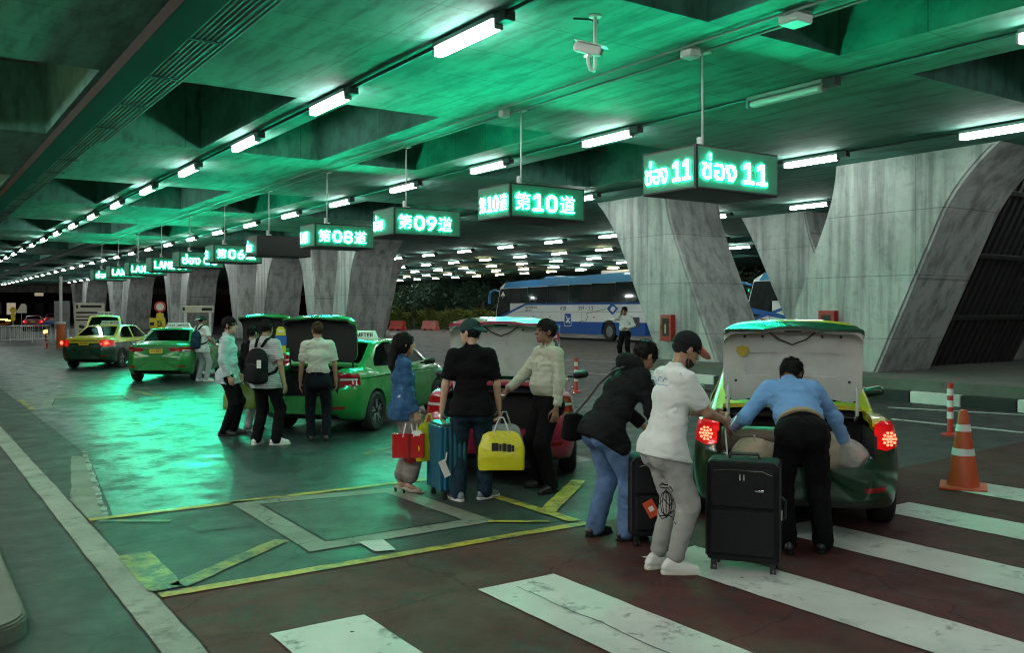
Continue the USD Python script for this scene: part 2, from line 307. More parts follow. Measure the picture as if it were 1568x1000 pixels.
# litter flecks
rl = random.Random(5)
flecks = []
for _ in range(70):
    x, y = rl.uniform(1.6, 9), rl.uniform(3, 9); s = rl.uniform(.008, .028); a = rl.uniform(0, 6)
    flecks.append(sheet(affinity.rotate(affinity.scale(Polygon([(0, 0), (1, .1), (1.1, .7), (.2, .6)]), s, s, origin=(0, 0)), a * 57).__class__([(x + s * math.cos(a + t) * q, y + s * math.sin(a + t) * q) for t, q in ((0, 1), (1.3, .6), (2.6, .9), (4.4, .7))]), 4))
tag(part(None, 'chewing_gum_spots', cat(flecks), m_kblack, False), 'dark flattened gum spots scattered over the crossing', 'litter', kind='stuff')
# island with black and white kerb blocks under the near pier
KX, KY0, KY1 = 16.0, -14.0, 18.2
isl = Polygon([(KX + .15, KY0), (28.5, KY0), (28.5, KY1), (KX + .15, KY1)])
struct('island', extrude(isl, .22 + .3, .1), m_walk)
kb = thing('island_kerb', 'black and white painted kerb blocks edging the raised island at right', 'kerb')
y, i = KY0, 0
while y < KY1 - .1:
    b = bx(KX, y + .008, gz(KX) - .05, KX + .142, min(y + .992, KY1), gz(KX) + .215, .025)
    part(kb, 'kerb_block', b, m_kwhite if i % 2 else m_kblack, 30); y += 1.0; i += 1
x = KX + .15
while x < 28:
    part(kb, 'kerb_block', bx(x + .008, KY1 + .004, .1, min(x + .992, 28.5), KY1 + .146, gz(x) + .3, .025), m_kwhite if i % 2 else m_kblack, 30); x += 1.0; i += 1

# ---------------------------------------------------------------- ceiling: soffit with coffers
ZC = EYE + 3.27
hole = []
xs = [(-9.5, -5.9), (-.1, 2.3), (3.15, 5.1), (5.9, 7.6), (8.4, 9.98), (11.6, 15.2), (31.0, 33.6), (35.4, 38.0), (39.9, 42.6)]
for k in range(-2, 13):
    for a, b in xs: hole.append(sbox(a, 1.9 + 11.4 * k, b, 7.2 + 11.4 * k))
soff = sbox(-16, -24, 60, 132).difference(shapely.union_all(hole))
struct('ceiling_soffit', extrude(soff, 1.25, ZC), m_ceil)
struct('ceiling_slab', bx(-16, -24, ZC + 1.254, 60, 132, ZC + 1.6), m_beam)
struct('deck_beam', bx(-16, 132.02, ZC - .9, 60, 133.4, ZC + 1.6), m_beam)
# ---------------------------------------------------------------- leaning piers in V pairs
def limb(yb0, yb1, yt0, yt1, x0, x1, zb, flare, ripple=True):
    "a leaning wall-like strut whose outer edge curves out into the soffit"
    zt = ZC + .02; n = 26; L, Rr = [], []
    for i in range(n + 1):
        t = i / n; z = zb + (zt - zb) * t; c = max(0, (t - .70) / .30) ** 2.2
        a = yb0 + (yt0 - yb0) * t; b = yb1 + (yt1 - yb1) * t
        if flare > 0: b += flare * c; a -= .25 * c
        else: a += flare * c; b += .25 * c
        L.append((a, z)); Rr.append((b, z))
    pol = Polygon(L + Rr[::-1])
    m = mf(prism(pol, 'x', x0, x1))
    core = mf(prism(pol.buffer(-.06, join_style='mitre'), 'x', x0, x1)); mid = mf(prism(pol, 'x', x0 + .06, x1 - .06))
    return m3.Manifold.batch_hull([core, mid]) if False else tm(core + mid)
PIERS = [(15.3, 1.0, 0), (42.0, .62, 0), (54.0, .75, 0), (70.6, .66, 0), (92.0, .95, 0), (114.0, 1, 0), (16.2, 1.0, 1), (57.5, 1.0, 1)]
PL = ['nearest wide concrete V pier whose two leaning limbs stand on the island', 'second concrete V pier, dark, behind the green taxi with raised boot', 'concrete V pier with two bright narrow edges behind the man in glasses',
      'concrete V pier behind the low white sign frame', 'concrete V pier behind the far yellow taxi', 'farthest concrete V pier at the end of the row', 'back concrete V pier seen through the gap of the nearest one', 'back concrete V pier at the left end of the hedge']
for k, (yc, s, r) in enumerate(PIERS):
    xa, xb = ((17.5, 19.6), (24.6, 26.8))[r]
    zb = gz(xa) + (.2 if yc < 20 else -.02)
    t = thing('v_pier', PL[k], 'pier')
    part(t, 'limb', limb(yc + .9 * s, yc + 3.1 * s, yc + 3.1 * s, yc + 5.5 * s, xa, xb, zb, (.4 if k == 0 else .8) if not (r and yc < 20) else .1), m_pier, 30)
    part(t, 'limb', limb(yc - 3.5 * s, yc - .75 * s, yc - 5.7 * s, yc - 2.8 * s, xa, xb, zb, -.55 if yc < 20 else -.9), m_pier, 30)
    part(t, 'plinth', bx(xa + .05, yc - 3.4 * s, zb - .3, xb - .05, yc + 3.0 * s, zb + .12), m_pier, False)

# ribbed dark infill between the right limbs of the nearest pier
rb = thing('ribbed_screen', 'dark ribbed louvre screen filling the gap behind the right leaning pier', 'screen')
Lb = np.array([15.3 - 2.9, gz(20) + .2]); Lt = np.array([15.3 - 5.0, ZC - .3]); dv = (Lt - Lb) / np.linalg.norm(Lt - Lb)
ang = math.atan2(Lt[0] - Lb[0], Lt[1] - Lb[1])
for i in range(17):
    x = 19.75 + i * .28
    m = bx(x, -.05, 0, x + .14, .07, np.linalg.norm(Lt - Lb)); m.apply_transform(trimesh.transformations.rotation_matrix(-ang, [1, 0, 0])); m.apply_translation([0, Lb[0], Lb[1]])
    part(rb, 'rib', m, m_dark, False)
for q in (.3, .62, .93):
    c = Lb + (Lt - Lb) * q
    m = bx(19.65, -.12, -.05, 24.55, -.055, .05); m.apply_transform(trimesh.transformations.rotation_matrix(-ang, [1, 0, 0])); m.apply_translation([0, c[0], c[1]]); part(rb, 'cross_bar', m, m_dark, False)
m = bx(19.63, .09, 0, 24.58, .13, np.linalg.norm(Lt - Lb)); m.apply_transform(trimesh.transformations.rotation_matrix(-ang, [1, 0, 0])); m.apply_translation([0, Lb[0], Lb[1]]); part(rb, 'backing', m, m_dark, False)

# ---------------------------------------------------------------- ceiling lamps
m_house = pbr('lamp_housing', (.25, .25, .24), .5)
def make_lamp(name, label, loc, tubemat, group):
    t = thing(name, label, 'lamp', loc, group=group)
    part(t, 'housing', bx(-.085, -.72, -.055, .085, .62, -.0, .01), m_house)
    part(t, 'tube', tm(m3.Manifold.batch_hull([mf(mv(trimesh.creation.icosphere(2, .05), (sx * .02, y, -.115))) for y in (-.63, .55) for sx in (-1, 1)])), tubemat, 40)
    part(t, 'gear_box', bx(-.07, -.93, -.12, .07, -.7225, -.004, .01), m_dark)
    part(t, 'end_clip', bx(-.055, .62, -.16, .055, .65, -.03), m_house); part(t, 'end_clip', bx(-.055, -.71, -.16, .055, -.69, -.03), m_house)
    return t
LG = 'fluorescent lamps under the soffit'
lamps = {}
def lamp(x, y, z, kind, lab, g=LG):
    if kind in lamps: return dup(lamps[kind], (x, y, z), 0, lab, g)
    mt = {'cool': m_tube, 'added': m_tubeadded, 'dim': m_tubedim, 'warm': m_tubewarm, 'off': m_white_pl}[kind]
    nm = {'cool': 'ceiling_lamp', 'added': 'added_lamp', 'dim': 'dim_ceiling_lamp', 'warm': 'warm_ceiling_lamp', 'off': 'unlit_ceiling_lamp'}[kind]
    lamps[kind] = make_lamp(nm, lab, (x, y, z), mt, g); return lamps[kind]
ZL = ZC - .03
ords = ['nearest', 'second', 'third', 'fourth', 'fifth', 'sixth', 'seventh', 'eighth']
for k in range(-2, 30):
    n = ords[k] if 0 <= k < 8 else None
    lamp(5.45, 8.95 + 3.98 * k, ZL, 'dim' if k in (6, 11, 17) else 'cool', f'{n} lit tube of the near lamp row over the taxi bays' if n else 'lit tube far along the lamp row over the taxi bays', None if n else LG)
for k in range(-2, 29):
    y = 12.7 + 4 * k; n = ords[k] if 0 <= k < 5 else None
    if k == -1: lamp(10.74, y, ZL, 'off', 'unlit fluorescent lamp above the lane sign reading 11', None); continue
    lamp(10.74, y, ZL, 'dim' if k in (5, 9, 10, 15) else 'cool', f'{n} lit tube of the lamp row beyond the lane signs' if n else 'lit tube far along the row beyond the lane signs', None if n else LG + ', middle row')
for k in range(-2, 27):
    y = 8.3 + 3.9 * k
    lamp(15.9, y, ZL, 'cool', 'long lit tube at the right edge above the leaning pier' if k == 0 else 'lit tube above the right end of the sign reading 11' if k == 1 else 'lit tube in the lamp row in front of the piers', None if k in (0, 1) else LG + ', pier row')
for k in range(-4, 9):
    lamp(24.8 if k > 1 else 22.6, 17.4 + 3.9 * k, ZL, 'cool', 'lamp over the road just behind the front piers', LG + ', between the piers')
rw = random.Random(3)
for j, x in enumerate((30.0, 34.5, 39.0, 43.4)):
    for k in range(-3, 12):
        lamp(x, 29.7 * x / 25 + 3.75 * k + j * .9, ZL, ('warm' if rw.random() < .25 + .1 * j else 'dim' if rw.random() < .15 else 'cool'), 'lit tube over the far coach lanes', LG + ', coach lanes')
def conduit(name, pts, r, label, mt=m_conduit, n=6):
    return solo(name, tube(pts, r, n), mt, label, 'conduit')
conduit('lamp_trunking', [(5.45, -2, ZC - .05), (5.45, 126, ZC - .05)], .028, 'dark trunking pipe linking the near row of lamps', m_dark)
conduit('lamp_trunking', [(10.74, -2, ZC - .05), (10.74, 126, ZC - .05)], .025, 'dark trunking pipe linking the lamps beyond the lane signs', m_dark)
conduit('lamp_trunking', [(15.9, -2, ZC - .05), (15.9, 126, ZC - .05)], .025, 'dark trunking pipe linking the lamps by the piers', m_dark)
conduit('ceiling_conduit', [(7.95, -2, ZC - .05), (7.95, 126, ZC - .05)], .018, 'thin pale conduit along the beam that carries the signs, left one')
conduit('ceiling_conduit', [(8.28, -2, ZC - .05), (8.28, 126, ZC - .05)], .018, 'thin pale conduit along the beam that carries the signs, right one')
for (px, py, s, lab) in [(1057, 61, .09, 'small pale junction box beside the rod of the sign reading 11'), (1218, 20, .13, 'larger pale junction box at the top right on the conduit'), (772, 157, .07, 'small pale junction box between two sign rods')]:
    y = atX(px, 8.1); t = thing('junction_box', lab, 'junction box', (8.1, y, ZC - .12))
    part(t, 'box', bx(-s, -s, -.02, s, s, .1, .012), m_white_pl); part(t, 'lid', bx(-s * .92, -s * .92, -.034, s * .92, s * .92, -.021, .005), m_white_pl)
for k in range(9):
    lamp(-.35, 4.4 + 5.7 * k, ZL, 'warm', 'warm lamp over the pavement left of the taxi bays', LG + ', pavement row')
for x in (-2.2, -5.0):  # lamp rows added out of view, standing in for light from the terminal
    for k in range(-4, 8):
        lamp(x, 1.2 + 3.2 * k, ZL, 'added', 'bright lamp added out of view over the pavement to light the foreground', LG + ', added rows')
for x in (5.45, 10.74):
    for k in range(4):
        lamp(x, -3.2 - 3.98 * k, ZL, 'cool', 'lamp over the road behind the viewer', LG + ', rows nearest the viewer')
# cable tray with its bundle of pipes
tr = thing('cable_tray', 'long dark cable tray with a bundle of pipes under the soffit at left', 'cable tray')
part(tr, 'tray', bx(2.36, -4, ZC - .2, 2.74, 128, ZC - .03, .01), m_traydark, 30)
for i in range(6): part(tr, 'pipe', tube([(2.79 + i * .062, -4, ZC - .12 - .0 * i), (2.79 + i * .062, 128, ZC - .12)], .021, 6), m_conduit)
for i in range(2): part(tr, 'pipe', tube([(3.25 + i * .06, 2, ZC - .05), (3.25 + i * .06, 18.6, ZC - .05)], .02, 6), m_conduit)
y = .6
while y < 90:
    part(tr, 'hanger', bx(2.755, y, ZC - .16, 3.16, y + .05, ZC - .145), m_dark, False); y += 2.0

# ---------------------------------------------------------------- lane signs of green letters
GL = {'ท': ([8256, 24640, 32767, 55512, 100744, 100608, 65534, 774, 262, 32766, 25344, 16640, 32766, 1798, 3846, 6406, 12550, 57660, 33024], 17),
      'd': ([520, 33544, 49432, 28671, 24672, 192, 2044, 1540, 124420, 10236, 9732, 10236, 9732, 9732, 10236, 28672, 56320, 102399], 17),
      't': ([25165824, 25165824, 25165824, 25165824, 25165824, 0, 0, 1904730940, 2039477054, 461386502, 989862279, 830478723, 1636768131, 1636767939, 1636571331, 1636571334, 1636710630, 1065873532, 503570552], 31)}
def rows_mesh(ch, h):
    rows, w = GL[ch]; n = len(rows); s = h / n; out = []
    for r, bits in enumerate(rows):
        b = format(bits, f'0{w}b'); i = 0
        while i < w:
            if b[i] == '1':
                j = i
                while j < w and b[j] == '1': j += 1
                out.append(bx(i * s, (n - 1 - r) * s, 0, j * s, (n - r) * s - .001, .01)); i = j
            else: i += 1
    return trimesh.util.concatenate(out), w * s
def led_text(toks, h, width):
    "tokens: 't' the Thai word, 'C' / 'd' the two Chinese signs, else plain lettering; fitted to the width"
    out, x = [], 0
    for tk in toks:
        if tk == 'C': m, w = rows_mesh('ท', h)
        elif tk == 'd': m, w = rows_mesh('d', h)
        elif tk == 't':
            m, w = rows_mesh('t', h * 1.25); m.apply_scale([1.0, .95, 1])
        else:
            m = meshkit.text_mesh(tk, h * .95, .01, True); m.apply_translation([-m.bounds[0, 0], 0, 0]); m.apply_scale([1.05, 1, 1]); w = m.bounds[1, 0]
        m.apply_translation([x, 0, 0]); out.append(m); x += w + (.05 if tk != 't' else .12)
    m = trimesh.util.concatenate(out); s = min(1.25, width / (x - .05)); m.apply_scale([s, 1, 1]); m.apply_translation([-m.bounds[0, 0], 0, 0]); return m
SL = {11: 'nearest hanging green LED sign, Thai word and 11 on both faces', 10: 'green LED sign with 10 between Chinese characters, above the pink taxi', 9: 'green LED sign with 09 and a Thai word on its side',
      8: 'green LED sign with 08 and Latin letters on its side', 7: 'unlit dark hanging lane sign between the lit signs 06 and 08', 6: 'distant green LED sign with 06, just left of the unlit sign',
      5: 'distant green LED sign with the Thai word and 05', 4: 'distant green LED sign reading LANE 04, rightmost of the lane word signs', 3: 'distant green LED sign reading LANE 03, between its neighbours 02 and 04', 2: 'distant green LED sign reading LANE 02, second from the far end', 1: 'farthest green LED sign with the Thai word and 01'}
def lane_sign(k, front, side, lit=True):
    num = f'{k:02d}'; y0 = 7.78 + 4 * (11 - k); w, dp, h = 1.5, .95, .55; z0 = 3.43
    t = thing('lane_sign', SL[k], 'lane sign', (8.0, y0, z0))
    part(t, 'casing', bx(0, 0, 0, w, dp, h, .015), m_casing)
    if lit:
        part(t, 'front_panel', bx(.03, -.006, .03, w - .03, -.001, h - .03), m_ledglow, False)
        part(t, 'side_panel', bx(-.006, .03, .03, -.001, dp - .03, h - .03), m_ledglow, False)
        m = led_text(front, .27, 1.18); m = mv(m, (.1, -.007, .13), rx=PI / 2); part(t, 'front_letters', m, m_led, False)
    else:
        part(t, 'front_panel', bx(.03, -.006, .03, w - .03, -.001, h - .03), m_casing, False); part(t, 'side_panel', bx(-.006, .03, .03, -.001, dp - .03, h - .03), m_casing, False)
    if side:
        m = led_text(side, .25, .8 if len(side) > 1 else .45); m = mv(m, (0, 0, 0), rx=PI / 2); m = mv(m, (-.007, dp - .07, .13), rz=-PI / 2); part(t, 'side_letters', m, m_led, False)
    if lit:
        part(t, 'rear_panel', bx(.03, dp + .001, .03, w - .03, dp + .006, h - .03), m_casing, False)
    part(t, 'rod', tube([(.42, .3, h), (.42, .3, ZC - z0)], .014, 8), m_steel)
    part(t, 'bracket', cat(bx(.36, .26, h, .48, .34, h + .05), bx(.36, .26, h + .0501, .39, .34, h + .16)), m_white_pl, False); part(t, 'ceiling_plate', bx(.34, .22, ZC - z0 - .02, .5, .38, ZC - z0 - .001), m_white_pl, False)
lane_sign(11, ['t', '11'], ['t', '11']); lane_sign(10, ['C', '10', 'd'], ['C', '10', 'd']); lane_sign(9, ['C', '09', 'd'], ['t']); lane_sign(8, ['C', '08', 'd'], ['LAN'])
lane_sign(7, None, ['t'], False); lane_sign(6, ['C', '06', 'd'], ['C']); lane_sign(5, ['t', '05'], None); lane_sign(4, ['LANE 04'], None)
lane_sign(3, ['LANE 03'], None); lane_sign(2, ['LANE 02'], None); lane_sign(1, ['t', '01'], None)
# ---------------------------------------------------------------- cars
def smin(a, b, k):
    h = np.clip(.5 + .5 * (b - a) / k, 0, 1); return b * (1 - h) + a * h - k * h * (1 - h)
CL, CW, HINGE = 4.62, .888, .86
_sx = np.concatenate([[0, .012, .035, .07, .12], np.linspace(.2, 4.3, 62), [4.4, 4.48, 4.53, 4.57, 4.6, 4.62]])
_sec = np.array([(0, 0), (.35, 0), (.7, 0), (.86, .0), (.925, .025), (.962, .085), (.985, .2), (.997, .32), (1, .45), (.996, .58), (.985, .68), (.972, .76), (.962, .83), (.945, .885), (.91, .935), (.855, .972), (.77, .992), (.6, 1.004), (.35, 1.014), (0, 1.018)])
def body_solid(o=0.0):
    u = np.linspace(0, 1, len(_sec)); uu = np.linspace(0, 1, 58)
    sec = np.stack([np.interp(uu, u, _sec[:, 0]), np.interp(uu, u, _sec[:, 1])], 1)
    rings = []
    for x in _sx:
        w = CW
        if x < .6: w *= 1 - .30 * (1 - x / .6) ** 3.0
        if x > 3.7: w *= 1 - .40 * ((x - 3.7) / .92) ** 2.6
        w *= 1 - .02 * ((x - 2.3) / 2.3) ** 2
        sh = {0: .955, .012: .985, .035: .995}.get(round(float(x), 3), 1.0)
        if x > 4.45: sh = 1 - .12 * ((x - 4.45) / .17) ** 2
        t = np.interp(x, [0, .3, .8, 1.2, 3.2, 3.5, 4.1, 4.45, 4.62], [1.045, 1.06, 1.045, .99, .98, 1.0, .92, .82, .70])
        b = np.interp(x, [0, .12, .5, .7, 3.9, 4.4, 4.62], [.335, .27, .21, .19, .18, .2, .27])
        c = (t + b) / 2; hh = (t - b) / 2 * sh
        y = sec[:, 0] * (w * sh + o); z = c + (sec[:, 1] * 2 - 1) * (hh + o)
        full = np.r_[np.c_[y, z], np.c_[-y[-2:0:-1], z[-2:0:-1]]]
        xo = x + (-o if x < 1 else o if x > 4 else 0)
        g = np.interp(full[:, 1], [.28, .4, .5, .62, .72, .8, .9, 1.0, 1.06], [.09, .02, 0, .0, .012, .055, .075, .06, .045])
        lat = .105 * (np.abs(full[:, 0]) / CW) ** 2.5
        rings.append(np.c_[xo + (g + lat) * math.exp(-(x / .4) ** 1.5), full])
    n = len(rings[0]); v = np.vstack(rings); f = []
    k = len(rings); i, j = np.meshgrid(np.arange(k - 1), np.arange(n), indexing='ij')
    q = np.stack([i * n + j, i * n + (j + 1) % n, (i + 1) * n + (j + 1) % n, (i + 1) * n + j], -1).reshape(-1, 4)
    f = np.vstack([q[:, :3], q[:, [0, 2, 3]]])
    c0, c1 = len(v), len(v) + 1; v = np.vstack([v, rings[0].mean(0), rings[-1].mean(0)])
    jj = np.arange(n); f = np.vstack([f, np.c_[np.full(n, c0), (jj + 1) % n, jj], np.c_[np.full(n, c1), (k - 1) * n + jj, (k - 1) * n + (jj + 1) % n]])
    m = trimesh.Trimesh(v, f, process=False)
    if m.volume < 0: m.invert()
    return mf(m)
def house_solid(o=0.0):
    xs = np.linspace(.5, 3.85, 82); ys = np.concatenate([np.linspace(-.86, -.4, 40), np.linspace(-.36, .36, 15), np.linspace(.4, .86, 40)])
    Xg, Yg = np.meshgrid(xs, ys, indexing='ij'); ay = np.abs(Yg)
    roof = 1.468 + o - .028 * (Xg - 2.15) ** 2 - .09 * ay ** 2
    rear = 1.02 + (Xg - .74) * .56 - .05 * ay ** 2 + o * 1.15 + 0.0
    fr = 1.0 + (3.66 - Xg) * .57 - .16 * ay ** 2 + o * 1.15
    hw = .80 - .07 * np.clip((1.75 - Xg) / 1.2, 0, 1) ** 1.4 - .05 * np.clip((Xg - 2.7) / 1.1, 0, 1) ** 1.5 + o
    side = .95 + (hw - ay) / .40
    z = smin(smin(roof, rear, .05), smin(fr, side, .06), .07); z = np.maximum(z, .885)
    n, m = z.shape; top = np.stack([Xg, Yg, z], -1).reshape(-1, 3); bot = top.copy(); bot[:, 2] = .87
    idx = np.arange(n * m).reshape(n, m)
    q = np.stack([idx[:-1, :-1], idx[1:, :-1], idx[1:, 1:], idx[:-1, 1:]], -1).reshape(-1, 4)
    f = [q[:, :3], q[:, [0, 2, 3]], q[:, [0, 2, 1]] + n * m, q[:, [0, 3, 2]] + n * m]
    edge = np.concatenate([idx[0, :-1], idx[:-1, -1], idx[-1, :0:-1], idx[:0:-1, 0]]); e2 = np.roll(edge, -1); N = n * m
    f += [np.c_[edge, e2, e2 + N], np.c_[edge, e2 + N, edge + N]]
    t = trimesh.Trimesh(np.vstack([top, bot]), np.vstack(f), process=False)
    if t.volume < 0: t.invert()
    return mf(t)
B0, G0 = body_solid(), house_solid()
Bp, Bm = body_solid(.006), body_solid(-.028)
Gi = house_solid(-.035)
Gg1, Gg2 = house_solid(-.004), house_solid(-.009)
SIDE_F = [(2.20, 1.015), (3.30, 1.03), (2.76, 1.375), (2.62, 1.40), (2.14, 1.415)]
SIDE_R = [(1.18, 1.035), (2.10, 1.015), (2.05, 1.415), (1.72, 1.405), (1.46, 1.335), (1.22, 1.14)]
REAR_W = Polygon([(.91, -.60), (.91, .60), (1.02, .60), (1.44, .50), (1.46, -.50), (1.02, -.60)]).buffer(-.03).buffer(.03)
FRONT_W = Polygon([(3.62, -.66), (3.62, .66), (2.86, .52), (2.84, -.52)]).buffer(-.03).buffer(.03)
OPEN = Polygon([(-.62, 1.3), (-.62, .93), (-.585, .74), (-.50, .645), (-.3, .62), (.3, .62), (.50, .645), (.585, .74), (.62, .93), (.62, 1.3)])
OPEN_LOW = OPEN
LIDPRISM = mf(prism(OPEN.buffer(-.005), 'x', -.4, HINGE - .004)) - mf(bx(-.5, -1, 0, .9, 1, .80))
LIDPLAN = mf(prism(Polygon([(-.5, -.7), (.60, -.7)] + [(HINGE - .005 - .09 * (1 - (y / .62) ** 2) - .16 * max(0, (abs(y) - .5) / .12) ** 2, y) for y in np.linspace(-.62, .62, 25)] + [(.60, .7), (-.5, .7)]).buffer(0), 'z', 0, 2))
LIDPRISM = LIDPRISM ^ LIDPLAN
def smooth_ring(poly, w): return poly.buffer(w / 2).difference(poly.buffer(-w / 2))
def car_parts():
    d = {}
    shell = B0 + G0
    cab = Gi + mf(bx(1.05, -.70, .33, 3.45, .70, .93))
    shell = shell - cab
    for xw in (1.0, 3.66):
        for s in (-1, 1): shell = shell - mf(mv(trimesh.creation.cylinder(.365, .30, sections=40), (xw, s * .80, .33), rx=PI / 2))
    wins = {}
    for nm, po in (('f', SIDE_F), ('r', SIDE_R)):
        for s in (-1, 1):
            pr = mf(prism(Polygon(po).buffer(-.025).buffer(.025), 'y', *((.45, 1.0) if s > 0 else (-1.0, -.45))))
            wins[nm + str(s)] = (Gg1 - Gg2) ^ pr; shell = shell - pr
    for nm, po in (('rear', REAR_W), ('front', FRONT_W)):
        pr = mf(prism(po, 'z', .93, 1.6)); top = pr ^ (G0 - Gi)
        wins[nm] = (Gg1 - Gg2) ^ pr; shell = shell - top
    # door gaps, fuel flap, bumper gap
    ring = lambda pts: smooth_ring(Polygon(pts).buffer(.03), .007)
    for pts in ([(1.30, .36), (1.30, .6), (1.12, .78), (1.10, .99), (2.12, .99), (2.14, .30), (1.42, .30)], [(2.15, .99), (3.32, .99), (3.34, .5), (3.2, .30), (2.17, .30)]):
        pr = prism(ring(pts), 'y', -1.2, 1.2); shell = shell - (mf(pr) ^ (B0 - body_g))
    d['shell'] = shell; d['wins'] = wins
    return d
body_g = body_solid(-.008)
CAR = car_parts()
CAVITY = mf(bx(.07, -.66, .50, 1.02, .66, .98, .05))
TAIL_IN = {}
m_glass = usdkit.material(stage, '/World/Looks/car_window_glass', {'t': ('transparent_bsdf', {'color': (.30, .36, .34)}), 'g': ('glossy_bsdf', {'roughness': .02, 'color': (1, 1, 1)}), 'f': ('fresnel', {'IOR': 1.5}), 'm': ('mix_closure', {})},
                          [('f.fac', 'm.fac'), ('t.BSDF', 'm.closure1'), ('g.BSDF', 'm.closure2')], surface='m.closure')
m_tyre = pbr('tyre_rubber', (.016, .016, .016), .8, bump=.002, bs=60)
m_alloy = pbr('alloy_rim', (.45, .46, .46), .3, metallic=.9)
m_seat = pbr('car_seat_fabric', (.035, .035, .035), .85)
m_black = pbr('black_plastic', (.014, .014, .014), .35)
m_lining = pbr('boot_lining', (.012, .012, .012), .9)
m_chrome = pbr('chrome', (.6, .62, .62), .15, metallic=1.0)
m_redl = pbr('red_lamp_lens', (.30, .008, .01), .12, coat_weight=.6)
m_redlit = usdkit.material(stage, '/World/Looks/lit_tail_lamp', {'p': ('principled_bsdf', {'base_color': (.30, .008, .01), 'roughness': .15, 'coat_weight': .5, 'emission_color': (1.0, .012, .015), 'emission_strength': .22})}, surface='p.BSDF')
m_redcore = emit('tail_lamp_core', (1.0, .05, .025), 9.0)
m_clearl = pbr('pale_lamp_lens', (.42, .40, .40), .1, coat_weight=.6)
m_plate = pbr('yellow_number_plate', (.55, .38, .02), .5); m_platew = pbr('pale_number_plate', (.55, .55, .5), .5)
m_ink = pbr('black_print', (.01, .01, .01), .6)
m_whitep = pbr('white_print', (.6, .62, .6), .6)
m_primer = pbr('lid_inner_grey', (.46, .47, .45), .45, var=.12, vs=4)
def paint(name, col): return pbr(name, col, .32, coat_weight=.9, coat_roughness=.06, var=.10, vs=2.2, rvar=.08)
P_GREEN = paint('bright_green_paint', (.012, .20, .035)); P_DGREEN = paint('dark_green_paint', (.003, .032, .013)); P_YELLOW = paint('yellow_paint', (.50, .44, .012)); P_PINK = paint('pink_red_paint', (.42, .022, .075)); P_BLUE = paint('blue_paint', (.03, .08, .25)); P_GREYC = paint('dull_red_paint', (.16, .01, .03))
def wheel_mesh():
    tyre = lathe([(.20, -.095), (.285, -.105), (.315, -.085), (.325, -.05), (.325, .05), (.315, .085), (.285, .105), (.20, .095), (.20, -.095)], 36, 'y')
    rim = [lathe([(.0, -.04), (.06, -.05), (.07, -.07), (.0, -.07)], 20, 'y'), lathe([(.19, -.09), (.208, -.098), (.215, -.08), (.2, .06), (.19, .06), (.19, -.09)], 36, 'y')]
    for i in range(10):
        m = bx(.05, -.085, -.016, .198, -.06, .016, .004); m.apply_transform(trimesh.transformations.rotation_matrix(i * PI / 5 + (.13 if i % 2 else -.13), [0, 1, 0])); rim.append(m)
    drum = mv(trimesh.creation.cylinder(.19, .05, sections=28), (0, .0, 0), rx=PI / 2)
    return tyre, cat(rim), drum
WH = wheel_mesh()
def mirr(m):
    m = tm(m).copy(); m.vertices[:, 1] *= -1; m.invert(); return m
def digits(t, txt, h, loc, mt, rz=-PI / 2, name='plate_letters'):
    m = meshkit.text_mesh(txt, h, .002, True); m.apply_translation([-m.bounds[:, 0].mean(), 0, 0]); m = mv(m, (0, 0, 0), rx=PI / 2); m = mv(m, loc, rz=rz); return part(t, name, m, mt, False)
TAIL = [(.50, .80), (.52, .985), (.66, 1.0), (.95, .93), (.95, .80), (.70, .765)]
